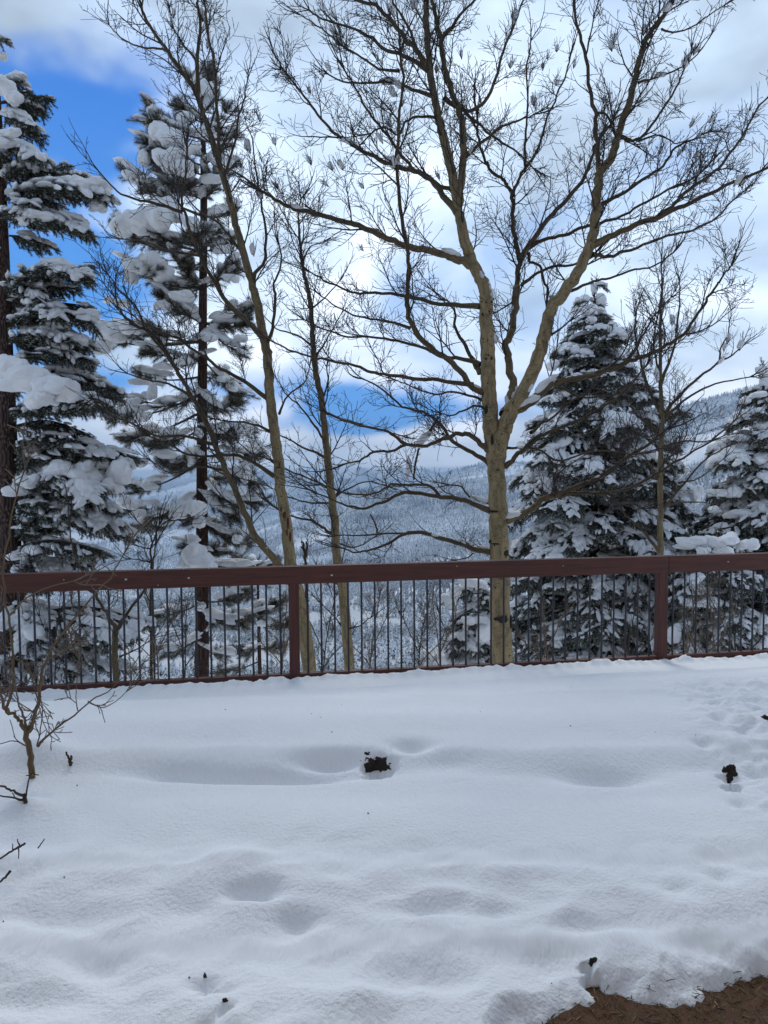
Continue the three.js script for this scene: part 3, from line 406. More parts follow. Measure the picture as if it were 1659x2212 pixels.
// the large forked tree just behind the railing
const big = bareTree({
  name: 'aspen_tree', label: 'tall spreading bare tree with pale forked trunk and a dark knot behind the railing', seed: 11, d: 7.7, every: 0.16, stout: 1.04,
  limbs: [
    ['D 1092,1560 1086,1440 1080,1300 M 1455,1600 1450,1400 1440,1150 1424,1000 1405,850 1395,650 1388,450 1378,200 1374,60 U 1345,1655 1290,1545 1245,1400 1215,1250 1170,1000 1120,800 1085,650 1050,450 1030,250 1020,0 1010,-150 990,-330', 50, 9, 0.04, { from: 0.62 }],
    ['U 1210,1220 1235,1050 1245,850 1230,700 1180,560 1130,400 1110,250 1080,100 1060,0 1030,-200', 17, 6],
    ['M 1435,1060 1468,950 1500,850 1540,760 L 200,680 290,480 340,300 370,180 430,100 500,0 R 560,1540 595,1420 610,1300 620,1150 640,1050 700,970 740,850 770,760 830,560 870,400 900,280 960,180 1040,70 1080,0 1160,-140', 34, 6, -0.1, { from: 0.3 }],
    ['R 640,1060 625,950 610,800 610,700 580,550 550,350 520,220 490,100 480,0 470,-130', 11, 4],
    ['L 92,800 125,720 140,600 110,450 105,380 140,300 160,170 165,50 R 120,1854 130,1700 150,1580 130,1500 110,1400 105,1250 100,1180 60,1110 0,1060 -60,980 -100,850 -110,700', 18, 5, 0.25],
    ['R 105,1200 140,1100 190,1010 240,950 280,830 330,680 360,620 420,480 450,380', 7, 3], ['R 185,1010 183,900 185,800 195,600 190,430 215,250', 6, 2.5],
    ['R 150,1580 230,1450 350,1300 450,1200 530,1100 590,950 610,880 690,760 770,690', 12, 4, 0.3], ['R 200,1510 330,1450 450,1420 570,1370 700,1340 850,1270 1000,1180 1180,1100 1300,1000', 8, 3, -0.5],
    ['R 597,1490 720,1430 850,1370 1000,1310 1150,1250 1300,1180 1450,1100 1659,1020 1760,960', 14, 4, -0.25], ['R 1000,1310 1090,1240 1180,1150 1330,1050 1430,930 1520,800 1600,650 1659,590 1720,480', 9, 3], ['R 590,1545 680,1560 760,1540 900,1490 1050,1430 1200,1400 1350,1320 1440,1220 1530,1150', 8, 3, 0.5],
    ['R 635,1250 750,1190 900,1090 1020,1010 1100,900 1180,850 1300,800', 8, 3], ['R 160,1740 230,1680 350,1620 500,1610 570,1575', 7, 4], ['R 460,1770 600,1710 700,1690 850,1640 960,1620 1080,1540', 6, 3],
    ['R 870,505 950,480 1050,450 1150,400 1230,330 1290,250', 5, 2], ['R 1010,175 1100,195 1200,160 1300,90 1380,40', 4, 2], ['R 750,830 860,850 950,760 1050,620 1120,500 1180,350', 7, 3], ['R 610,690 670,690 720,790 742,810', 5, 4], ['R 870,860 1000,820 1090,870 1150,860', 4, 2],
    ['U 1300,1575 1180,1530 1050,1490 900,1460 760,1400 620,1340 480,1300 330,1260 220,1235 120,1180 40,1130', 17, 5, -0.3, { every: 0.13 }], ['U 1205,1260 1100,1120 1000,1030 900,1000 780,960 650,900 560,840 470,780 380,680 300,570 200,450 130,340', 13, 3, 0.2, { every: 0.13 }], ['U 1180,1140 1080,1090 960,1010 880,930 820,850 740,740 660,640 600,520 540,420', 8, 3, -0.5],
    ['U 1055,570 940,530 830,490 700,490 560,490 440,440', 8, 3], ['U 1035,420 920,340 800,300 700,230 560,160 430,120 330,60', 10, 3], ['U 1020,380 960,300 900,230 800,100 700,30 600,0 500,-40', 12, 4, -0.4], ['U 985,320 930,200 860,70 800,-40', 7, 3], ['U 860,420 740,410 640,340 520,270 400,170 280,90', 6, 2.5, 0.5], ['U 1090,700 1000,690 900,720 860,800 780,760 700,790', 6, 3],
    ['U 1130,580 1260,660 1370,600 1430,480 1480,300 1540,160 1600,0', 9, 4, 0.4], ['U 1250,660 1380,780 1480,850 1560,900 1659,1000', 6, 3], ['U 1240,950 1340,860 1450,770 1560,720 1659,680', 8, 3, -0.4], ['U 1110,250 1200,120 1290,20 1350,-60', 8, 3],
    ['M 1340,160 1200,150 1100,145 900,100 720,80 600,80 450,20 340,-40', 11, 3, 0.25], ['M 1385,690 1280,620 1200,520 1100,440 1000,360 940,280 920,200 910,100 U 918,1700 920,1600 900,1400 870,1200 850,1000 855,800 860,650 880,500 870,330', 13, 4, -0.35],
    ['M 1345,505 1200,470 1100,450 1000,400 850,370 720,340 550,340 430,300 300,240', 9, 3, 0.5], ['M 1300,625 1100,600 950,585 800,570 700,550 600,510 450,480 380,465 200,420 110,370', 9, 3, -0.2, { every: 0.2, size: 0.7 }], ['M 930,290 800,250 660,230 520,180 400,100', 6, 2.5], ['M 1370,725 1280,690 1180,670 1050,680 950,640 850,600', 6, 2.5],
    ['M 1400,1100 1300,1030 1180,960 1080,830 980,780 880,760 750,640 640,590', 10, 3, 0.45], ['M 1390,1015 1330,960 1270,920 1200,920 1100,960 1000,990 900,980 820,1020 710,1025 640,1070 560,1090', 12, 3, -0.4], ['M 900,980 800,910 700,880 560,850 450,800', 7, 2.5], ['M 1420,1385 1300,1330 1200,1300 1080,1290 900,1270 820,1290 700,1350 600,1350 500,1320 330,1250', 12, 3, 0.1, { every: 0.2 }],
    ['M 1100,1290 1050,1230 920,1220 820,1220 720,1270 560,1270 400,1220', 7, 2.5, -0.4], ['M 1425,1625 1300,1600 1200,1560 1050,1520 940,1500 880,1520 760,1580 650,1620 540,1600', 12, 3, -0.2, { every: 0.25, size: 0.7 }], ['M 960,1505 800,1510 640,1520 500,1520', 5, 2.5], ['M 730,1505 725,1460 690,1395', 4, 3, 0, { blunt: 1 }], ['M 1420,1625 1330,1610 1270,1650 1210,1665', 5, 2],
    ['M 1400,800 1330,750 1240,780 1170,810 1120,800', 6, 2.5], ['M 1345,560 1300,480 1240,370 1190,270 1190,180 1130,130', 11, 3, 0.5], ['M 1400,1330 1280,1290 1230,1230 1160,1220', 6, 2.5],
    ['L 100,1430 220,1380 320,1310 400,1280 480,1250 600,1200 720,1140 800,1070 900,1010 1010,930 1060,890', 15, 4, -0.3], ['L 380,1285 500,1275 650,1270 800,1250 950,1180 1060,1110 1150,1060 1310,960 1450,850', 9, 3, -0.1], ['L 120,800 230,750 310,680 380,620 500,590 620,570 740,530 850,480 950,450 1060,390 1170,310 1260,180 1330,70 1380,0 1440,-80', 16, 3, -0.15], ['L 800,500 880,400 940,280 1000,190 1080,110', 6, 2.5], ['L 100,1110 150,1060 200,1020 300,930 420,880 560,820 700,750 800,660 940,510', 11, 3, -0.5], ['L 250,910 310,860 380,820 480,730 560,690', 7, 3], ['L 340,350 430,290 480,250', 6, 2.5], ['R 200,1540 215,1600 270,1610 290,1700 320,1760 312,1850', 6, 5, 0, { blunt: 1, every: 0.5 }],
    ['L 80,1000 170,1000 290,1010 420,1080 540,1040 700,1020 860,1040', 6, 2.5, -0.6], ['L 400,1280 390,1200 440,1130 560,1050', 5, 2], ['L 620,1200 700,1290 800,1340 900,1360', 5, 2], ['L 420,640 560,700 700,690 880,660', 5, 2, -0.4],
    ['M 1095,815 1050,890 990,980 960,1080 950,1190', 5, 4, -0.1, { blunt: 1, every: 0.6 }],
  ],
  snow: [...cr('U', [[470, 90, 15], [470, 170, 17], [490, 230, 14], [515, 200, 11], [485, 290, 10], [790, 500, 18, 1], [860, 500, 18], [825, 540, 16], [440, 400, 13], [405, 440, 7], [325, 535, 8], [800, 50, 13], [820, 80, 10], [945, 12, 15], [1020, 30, 8], [1230, 320, 10], [1085, 405, 10], [1135, 430, 9], [1550, 85, 12], [1545, 130, 10], [585, 855, 16, 1], [750, 820, 12], [800, 730, 9], [790, 950, 15], [840, 960, 14], [820, 985, 12], [450, 985, 12], [510, 975, 13], [325, 945, 13], [425, 1090, 9], [265, 1225, 16, 1], [640, 1100, 8], [740, 1380, 8], [1195, 1060, 9], [1090, 1045, 10], [1155, 985, 6], [1290, 890, 12], [120, 835, 10], [815, 640, 7], [880, 610, 7], [640, 1475, 6], [1530, 375, 9], [130, 1100, 8], [40, 1160, 8]]),
    ...cr('R', [[120, 100, 13], [95, 390, 10], [290, 400, 10], [380, 290, 9], [320, 345, 6], [480, 390, 9], [230, 610, 13], [245, 640, 10], [705, 270, 14], [725, 230, 12], [910, 180, 11], [1040, 50, 17], [1070, 15, 14], [1150, 380, 13], [1180, 345, 12], [1215, 310, 9], [990, 450, 13, 1], [1200, 750, 11], [1315, 730, 7], [1240, 830, 9], [1005, 915, 10], [1120, 930, 11], [1145, 905, 9], [1220, 940, 9], [515, 970, 8], [1235, 1050, 10], [1480, 1095, 15], [1500, 1110, 11], [1290, 1090, 9], [720, 1200, 9], [720, 880, 9], [660, 610, 6], [635, 80, 6], [375, 500, 7], [940, 870, 6]]),
    ...cr('U', [[1200, 1510, 22, 1], [1355, 1640, 17, 2], [1385, 1700, 16, 2], [1400, 1740, 13, 2]]), ...cr('M', [[1425, 390, 8, 1], [1345, 628, 12, 1], [960, 920, 22, 1], [920, 1125, 20, 1], [1345, 1275, 16, 1], [1375, 1310, 14, 2], [1390, 1530, 9, 2], [1085, 1510, 9, 1], [1250, 1555, 15, 1], [1330, 1575, 20, 1], [1390, 1585, 10, 1], [985, 650, 7], [895, 573, 5]]),
    ...cr('L', [[130, 690, 16, 2], [105, 720, 14, 2], [165, 650, 12, 2], [300, 625, 24, 1], [230, 690, 18, 1], [210, 745, 22, 1], [250, 720, 18, 1], [130, 1378, 20, 1], [350, 1245, 16, 1], [370, 1220, 12], [105, 1625, 11, 1], [650, 1180, 8, 1], [200, 1010, 12, 1], [375, 105, 10], [35, 385, 8, 1]])],
});
{ // dark knots, scars and dots on the trunk
  const axis = big.limbs[0], kg = new THREE.SphereGeometry(1, 20, 14), kp = kg.attributes.position; for (let i = 0; i < kp.count; i++) { const q = 1 + 0.35 * noise(kp.getX(i) * 2.2, kp.getY(i) * 2.2, kp.getZ(i) * 2.2 + 3); kp.setXYZ(i, kp.getX(i) * q, kp.getY(i) * q, kp.getZ(i) * q); } kg.computeVertexNormals();
  const R = rng(5);
  const list = [[1087, 1338, 11, 8], [1104, 1343, 6, 14], [1072, 1337, 6, 4], [1094, 1195, 8, 7], [1050, 885, 4, 10], [1063, 950, 3, 11], [1108, 880, 4, 3], [1062, 775, 3, 5], [1066, 1105, 12, 2.5], [1076, 1015, 5, 2], [1062, 652, 3, 3], [1070, 1175, 10, 1.6], [1058, 1170, 3, 4]];
  for (let k = 0; k < 34; k++) { const y = k < 20 ? 640 + 150 * R() : 780 + 600 * R(); list.push([lerp(1042, 1060, R()) + (y - 700) * 0.045, y, 1.0 + 1.3 * R(), 0.9 + 1.2 * R()]); }
  for (const [x, y, w, h] of list) {
    let best = null, bq = 1e9; axis.c.forEach((v, i) => { const s = toPix(v), q = Math.abs(s[1] - y); if (q < bq) { bq = q; best = [v, axis.rad[i], s]; } });
    const d = -best[0].z, m = d / F, off = clamp((x - best[2][0]) * m / best[1], -0.93, 0.93), f = Math.sqrt(1 - off * off) * best[1] * 0.99, p = P(x, y, d - f); const o = mesh('knot', kg, M.scar, big.t); o.position.copy(p); o.scale.set(w * m, h * m, Math.min(w, h) * m * 0.5 + 0.001); o.rotation.y = Math.asin(off);
  }
}
// the slender trees to its left
const asp2 = bareTree({
  name: 'aspen_tree', label: 'slim bare tree with a leaning second stem and a rusty scar on its trunk', seed: 23, d: 8.3, every: 0.165,
  limbs: [
    ['D 676,1600 668,1450 655,1340 645,1290 632,1235 M 218,1690 190,1450 155,1200 130,950 95,700 80,470 50,300 10,100 K 1500,1700 1440,1480 1400,1330 1350,1130 1310,1000 1260,830 1210,680 1160,540 1060,400 1000,310 920,200 860,100 830,0 800,-150', 33, 4, 0.03, { from: 0.6 }],
    ['D 648,1300 625,1250 600,1218 Q 1520,1530 1420,1300 1340,1130 1270,960 1210,820 1130,680 1060,560 980,420 900,320 780,260 730,210 690,120', 19, 3, -0.05, { every: 0.17 }],
    ['K 1172,560 1170,370 1190,200 1180,60 1170,0 1160,-120', 9, 3], ['K 1315,1010 1300,850 1285,580 1265,350 1235,180 1210,0 1200,-100', 8, 3], ['K 1335,1040 1390,850 1420,680 1450,580 1470,470', 6, 2.5], ['K 1505,1660 1570,1550 1580,1400 1560,1250 1530,1100 1515,950 1490,800', 8, 2.5, 0.3],
    ['M 75,400 120,250 125,100 115,30 160,-80 150,-200', 8, 3], ['Q 1600,440 1540,330 1450,230 1360,150 1270,0 K 1300,1720 1180,1500 1100,1280 1080,1200 1100,1050 1110,880', 13, 3, -0.3], ['Q 1590,710 1420,590 1280,510 1150,420 1060,350 900,290 800,220', 9, 2.5, -0.4], ['Q 1620,905 1500,860 1280,830', 7, 2.5], ['Q 1630,1170 1480,1070 1350,1040 1150,1050 1000,980 880,930', 9, 2.5, -0.3], ['K 1085,1260 900,1200 760,1170 680,1120 590,1020', 7, 2.5], ['K 1200,1520 1000,1490 880,1440 740,1420', 6, 2.5], ['K 1440,1500 1300,1330 1180,1250 1090,1150', 6, 2.5, 0.4],
    ['K 1000,310 960,290 850,280 740,240 650,150', 6, 2], ['K 1170,370 1080,250 1030,170 1010,60', 5, 2], ['Q 1270,980 1100,930 930,930 780,850 640,800', 7, 2.5], ['Q 1130,690 1000,620 880,600 760,560', 6, 2.5], ['Q 1340,1140 1180,1110 1020,1150 900,1080', 5, 2], ['M 150,800 200,690 300,610 330,520', 5, 2], ['M 170,1130 70,1060 -20,1030 -100,960', 5, 2], ['M 190,1390 90,1320 0,1200 -90,1180', 6, 2],
    ['Q 1060,560 980,440 870,300 800,150 720,80 640,-30', 7, 2.5],
  ],
  snow: [...cr('K', [[1030, 75, 13], [1020, 140, 12], [1200, 80, 14], [1060, 265, 8], [975, 275, 6], [1540, 700, 9], [1470, 880, 15, 1], [1550, 1160, 9], [1500, 1480, 14], [1230, 270, 6]]), ...cr('Q', [[965, 365, 11], [1600, 1600, 6, 1]]), ...cr('U', [[30, 700, 9], [20, 1150, 9]])],
});
{ // rusty torn bark on that trunk
  const red = new THREE.MeshStandardMaterial({ color: new THREE.Color().setRGB(0.10, 0.035, 0.018), roughness: 0.95 }), g = new THREE.SphereGeometry(1, 12, 10), ax = asp2.limbs[0];
  for (const [x, y, w, h] of [[614, 1110, 4, 12], [622, 1130, 3, 13], [608, 1100, 3, 6], [627, 1160, 2.5, 12], [602, 1010, 6, 2], [604, 1004, 2, 5], [620, 1150, 2, 8]]) { let b = ax.c[0], r = 0, q = 1e9; ax.c.forEach((v, i) => { const s = toPix(v); const e = Math.abs(s[1] - y); if (e < q) { q = e; b = v; r = ax.rad[i]; } }); const d = -b.z, m = d / F; const o = mesh('bark_scar', g, red, asp2.t); const off = clamp((x - toPix(b)[0]) * m, -r * 0.9, r * 0.9); o.position.copy(P(x, y, d - Math.sqrt(r * r - off * off))); o.scale.set(w * m, h * m, 0.006); }
}
bareTree({
  name: 'aspen_tree', label: 'thin bare tree standing between the scarred slim tree and the tall forked tree', seed: 37, d: 8.9, every: 0.17,
  limbs: [
    ['D 764,1580 755,1450 M 520,1780 495,1690 480,1450 455,1230 430,1000 410,780 370,560 350,380 340,200 320,50 300,-20 U 285,1550 270,1400 265,1280 280,1180', 25, 3, 0.03, { from: 0.3 }],
    ['M 470,1520 420,1480 350,1440 210,1400 100,1340', 8, 2.5], ['M 432,1060 300,1000 170,930 60,900', 6, 2], ['M 425,980 400,930 340,840 260,740 200,690 140,600', 6, 2], ['M 412,790 560,840 700,880 880,930', 6, 2.5, -0.3], ['M 368,470 420,380 470,290 520,200', 5, 2], ['M 450,1240 350,1190 200,1130 120,1080', 5, 2], ['M 455,1310 560,1240 680,1200 800,1230', 5, 2, 0.4], ['M 350,400 250,330 130,290 60,220', 5, 2], ['M 335,180 420,110 500,20', 4, 2], ['M 470,1330 300,1320 200,1290 90,1230', 5, 2], ['M 480,1560 600,1590 700,1540', 4, 2], ['M 400,730 440,600 430,520', 4, 2],
    ['U 290,1570 330,1470 400,1440', 4, 2], ['D 738,1265 712,1255 700,1245', 4, 2], ['D 752,1360 780,1350 800,1335', 4, 2], ['D 752,1370 720,1330 700,1310', 4, 2],
  ],
  snow: cr('M', [[320, 235, 7], [310, 60, 7], [400, 720, 7]]),
});
bareTree({
  name: 'aspen_tree', label: 'small bare tree standing in front of the dense snowy spruces', seed: 41, d: 11, every: 0.33, scale: 1.15,
  limbs: [
    ['D 1427,1560 1428,1400 1427,1230 L 1020,1640 1020,1400 1020,1100 1030,800 1020,600 1020,350 1022,150 1030,20 1024,-70', 19, 3, 0.02, { from: 0.4 }],
    ['L 1028,810 970,700 920,560 880,400 870,250 885,160', 8, 2.5], ['L 1035,810 1120,700 1250,580 1370,490 1450,450 1500,400', 8, 2.5], ['L 1045,830 1200,690 1350,620 1550,580', 6, 2.5, -0.4], ['L 1025,620 1100,400 1130,200 1130,0', 7, 2.5], ['L 1015,1620 900,1480 800,1380', 8, 3], ['L 1030,1340 1200,1320 1340,1330', 5, 2], ['L 1040,1360 1150,1220 1300,1060 1400,1000', 6, 2.5], ['L 1020,1110 1130,1000 1180,900 1150,820', 5, 2], ['L 1020,900 930,850 850,760 820,650', 6, 2.5, 0.4], ['L 1030,700 1000,500 980,380 1000,240', 6, 2.5], ['L 1020,1000 1160,960 1320,960 1500,870', 5, 2], ['L 1370,490 1380,400 1420,330 1430,250', 4, 2], ['L 1130,1210 1250,1180 1400,1060', 4, 2], ['L 1000,1180 930,1060 860,1000', 5, 2],
  ],
  snow: cr('L', [[1030, 175, 13], [870, 190, 10], [1190, 300, 14], [1220, 290, 12], [1130, 345, 12], [1425, 350, 12], [1405, 400, 11], [1500, 385, 14], [1380, 480, 11], [990, 345, 13], [1090, 240, 13], [850, 350, 10], [820, 430, 13], [1000, 565, 16], [1110, 40, 11], [1380, 790, 8], [965, 500, 7], [870, 440, 12], [1180, 200, 6]]),
});
bareTree({
  name: 'sapling_tree', label: 'small bare forked sapling seen through the balusters beside the leafless shrub', seed: 43, d: 7.4, every: 0.2,
  limbs: [['D 246,1580 250,1480 248,1400 250,1352', 16, 13, 0, { blunt: 1 }], ['D 250,1360 232,1325 205,1285 190,1255 160,1200 150,1120', 9, 3], ['D 252,1360 270,1330 305,1285 330,1235 335,1180', 9, 3], ['D 258,1420 290,1405 330,1380', 4, 2], ['D 200,1280 150,1260 60,1240 10,1200', 4, 2]],
});
bareTree({
  name: 'dead_sapling', label: 'dark leafless sapling with upright forks poking above the railing near the pine', seed: 47, d: 9.5, every: 0.2, category: 'sapling',
  limbs: [['D 328,1480 326,1330 327,1230 Q 900,1700 895,1600 920,1530 945,1460', 7, 3, 0, { from: 0.5 }], ['Q 893,1600 840,1590', 3, 2], ['Q 905,1570 880,1500 820,1440', 3, 2], ['Q 930,1500 980,1440 1060,1430', 3, 2], ['Q 890,1680 830,1665 780,1660', 4, 2]],
});
bareTree({
  name: 'dead_sapling', label: 'short purple brown broken sapling stub between the two slim trees', seed: 48, d: 8.6, every: 0.5, category: 'sapling',
  limbs: [['D 664,1460 662,1300 661,1230 656,1180 652,1168', 8, 4, 0, { blunt: 1, from: 0.9 }], ['D 659,1205 664,1185 662,1170', 5, 4, 0, { blunt: 1 }], ['D 658,1195 650,1180', 4, 3, 0, { blunt: 1 }]],
});
// the shrub on the near side of the railing
const g0 = onGround(66, 1662, 0.2);
bareTree({
  name: 'bare_shrub', label: 'leafless branching shrub growing out of the snow in front of the railing', seed: 53, d: -g0.z, every: 0.9, scale: 0.6, category: 'shrub', rise: 0.05, pale: 1,
  limbs: [
    ['D 70,1705 68,1660 62,1615 56,1572', 15, 12, 0, { blunt: 1, from: 0.97 }], ['D 57,1585 46,1558 30,1545 14,1535 20,1515 30,1480 28,1400 18,1330 8,1270 14,1180 30,1090 55,1010', 9, 3, -0.05, { from: 0.3, every: 0.9 }], ['D 62,1580 72,1555 82,1525 85,1500 92,1460 110,1400 150,1350 190,1300 235,1250 260,1210', 9, 2.5, -0.1, { from: 0.4, every: 0.9 }], ['D 58,1572 50,1545 40,1520 36,1495', 6, 3], ['D 18,1540 5,1520 0,1490 -12,1440 -20,1380', 8, 4],
    ['D 82,1612 120,1575 160,1545 200,1512 230,1495 270,1460', 5.5, 2, 0.05, { every: 0.6, size: 0.5 }], ['D 80,1612 88,1575 92,1535 88,1510', 3, 2, 0, { every: 0.9 }], ['D 190,1515 220,1528 250,1515 272,1495', 3, 1.6, 0, { every: 0.9 }], ['D 168,1535 164,1505 166,1470', 2.4, 1.6, 0, { every: 0.9 }], ['D 60,1612 30,1600 0,1607', 3, 2, 0, { every: 0.9 }], ['D 82,1480 60,1470 40,1475', 3, 2], ['D 74,1540 52,1525 35,1515', 3, 1.6], ['D 20,1330 60,1290 100,1270 160,1255', 4, 2], ['D 28,1420 60,1440 78,1500', 4, 2.5],
  ],
});
// single twigs poking through the snow
function twigThing(label, limbs, gx, gy, seed) { const g = onGround(gx, gy, 0.18); bareTree({ name: 'snow_twig', label, seed, d: -g.z, every: 2, category: 'twig', limbs }); }
const blunt = { blunt: 1, from: 2 };
twigThing('short black forked twig standing alone in the snow beside the shrub', [['D 156,1665 151,1648 147,1635 143,1624', 7, 4, 0, blunt], ['D 152,1650 154,1640 155,1632', 6, 5, 0, blunt]], 154, 1655, 61);
twigThing('knobbly dark branches reaching sideways out of the snow mound below the shrub', [['D 56,1742 54,1725 50,1715', 10, 7, 0, blunt], ['D 54,1722 30,1708 10,1702 -20,1690', 6, 4, 0.1, blunt], ['D 54,1725 60,1695 66,1675 72,1662', 4, 2, 0, blunt], ['D 66,1676 56,1675', 2.5, 2, 0, blunt], ['D 68,1670 84,1674', 2.5, 2, 0, blunt], ['D 52,1728 28,1724 -10,1716', 5, 3, 0, blunt], ['D 34,1725 26,1712', 2.5, 2, 0, blunt]], 54, 1735, 62);
twigThing('dark twig with side buds lying above the snow under the mound', [['D 54,1822 40,1830 20,1842 0,1855 -20,1864', 5, 4, 0.05, blunt], ['D 42,1828 38,1812', 3, 2, 0, blunt], ['D 40,1832 40,1855', 2.5, 2, 0, blunt], ['D 28,1838 27,1823', 2.5, 2, 0, blunt]], 50, 1850, 63);
twigThing('tiny curved twig tip coming out of smooth snow', [['D 82,1832 88,1824 96,1812', 3, 2.2, 0, blunt]], 86, 1826, 64);
twigThing('thick dark twig end pushed into the snow low down', [['D 22,1882 8,1898 -12,1915', 6, 4, 0, blunt]], 16, 1890, 65);
twigThing('thin curved twig lying on the trodden snow', [['D 1528,1558 1538,1557 1543,1548 1544,1535', 1.6, 1.2, 0, blunt]], 1540, 1550, 66);

// thin bare stems crowding the slope just behind the railing
{
  const R = rng(97), spots = [[905, 9.5], [950, 9], [985, 9.8], [1180, 10.5], [1355, 9.2], [1480, 9.6], [1505, 10.4], [1545, 9.9], [1590, 10.6], [800, 10], [700, 10.4], [610, 9.6], [400, 9.8], [340, 10.2], [120, 8.6], [180, 9.1]];
  spots.forEach(([x, d], k) => { const top = 1270 + 90 * R(), w = 3 + 1.6 * R(), lx = (R() - 0.5) * 50; bareTree({ name: 'thin_sapling', label: 'thin bare brown sapling stem seen through the balusters', group: 'thin saplings behind the balusters', category: 'sapling', seed: 400 + k, d, every: 0.16, scale: 0.8, pale: k % 2, limbs: [[`D ${x - lx * 0.6},1600 ${x - lx * 0.2},1480 ${x + lx * 0.2},1390 ${x + lx},${top}`, w, 2, 0, { from: 0.35 }], [`D ${x + lx * 0.1},1415 ${x + 14 * (k % 2 ? 1 : -1)},1380 ${x + 34 * (k % 2 ? 1 : -1)},1335`, w * 0.7, 2], [`D ${x},1440 ${x - 18 * (k % 2 ? 1 : -1)},1415 ${x - 44 * (k % 2 ? 1 : -1)},1390`, w * 0.6, 2]], snow: [[x + lx * 0.5, top + 40, 5 + 3 * R()], [x, 1400 + 20 * R(), 5 + 3 * R()]] }); });
}
// ------------------------------------------------------------------ conifers
function sprigGeo(seed, needles, len, ang, wid, frost, stem, hues) {      // a shoot along +x, 1 unit long, with single needles
  const R = rng(seed), b = new MB(); b.tube([V(0, 0, 0), V(0.5, -0.02, 0), V(1, 0, 0)], [stem, stem * 0.8, stem * 0.4], 3, () => [0.05, 0.032, 0.02]);
  for (let k = 0; k < needles; k++) {
    const t = 0.04 + 0.96 * (k + R()) / needles, a = k * 2.4 + R(), f = ang * (0.8 + 0.4 * R()), o = V(Math.cos(f), Math.sin(f) * Math.cos(a), Math.sin(f) * Math.sin(a)), s = len * (0.7 + 0.5 * R()) * (t > 0.85 ? 0.8 : 1);
    const p = V(t, -0.02 * Math.sin(t * 3), 0), w = o.clone().cross(V(R() - 0.5, R() - 0.5, R() - 0.5)).normalize().multiplyScalar(wid * 0.5), h = hues[Math.floor(R() * hues.length)], j = 0.7 + 0.6 * R();
    const c = o.y > 0.1 && R() < frost ? [0.75, 0.77, 0.8] : [h[0] * j, h[1] * j, h[2] * j];
    b.tri(p.clone().sub(w), p.clone().add(w), p.clone().addScaledVector(o, s), c);
  }
  return b.geo();
}
const greens = [[0.042, 0.056, 0.028], [0.030, 0.046, 0.030], [0.060, 0.064, 0.030], [0.040, 0.040, 0.022]], piney = [[0.055, 0.058, 0.028], [0.075, 0.066, 0.032], [0.042, 0.050, 0.026], [0.115, 0.086, 0.045]];
const spruceSprigs = [1, 2, 3].map((k) => sprigGeo(800 + k, 52, 0.30, 0.9, 0.055, 0.30, 0.035, greens));
const pineSprigs = [1, 2, 3].map((k) => sprigGeo(820 + k, 96, 0.52, 0.80, 0.022, 0.22, 0.03, piney));
const coniferBark = texture(256, 512, (u, v) => { const r = tile((x, y, z) => noise(x * 2.2, y * 2.2, z), u, v, 4), f = tile((x, y, z) => fbm(x, y, z, 4), u, v, 5); const k = 0.75 + 0.9 * Math.max(-0.5, r) + 0.5 * f; return [0.33 * k, 0.25 * k, 0.22 * k]; });
const redBark = texture(256, 512, (u, v) => { const r = tile((x, y, z) => noise(x * 2.4, y * 2.4, z * 0.9), u, v, 4), f = tile((x, y, z) => fbm(x, y, z, 4), u, v, 5); const k = 0.75 + 1.0 * Math.max(-0.5, r) + 0.5 * f; return [0.30 * k, 0.20 * k, 0.16 * k]; });
M.trunkGrey = new THREE.MeshStandardMaterial({ map: coniferBark, roughness: 0.95, bumpMap: coniferBark, bumpScale: 0.012 });
M.trunkRed = new THREE.MeshStandardMaterial({ map: redBark, roughness: 0.95, bumpMap: redBark, bumpScale: 0.014 });
M.branchWood = new THREE.MeshStandardMaterial({ color: new THREE.Color().setRGB(0.075, 0.055, 0.042), roughness: 0.9 });
const Y = V(0, 1, 0);
const padGeo = [0, 1, 2, 3, 4].map((k) => blob(900 + k * 13, 6, 1.15, 6, 0.35));
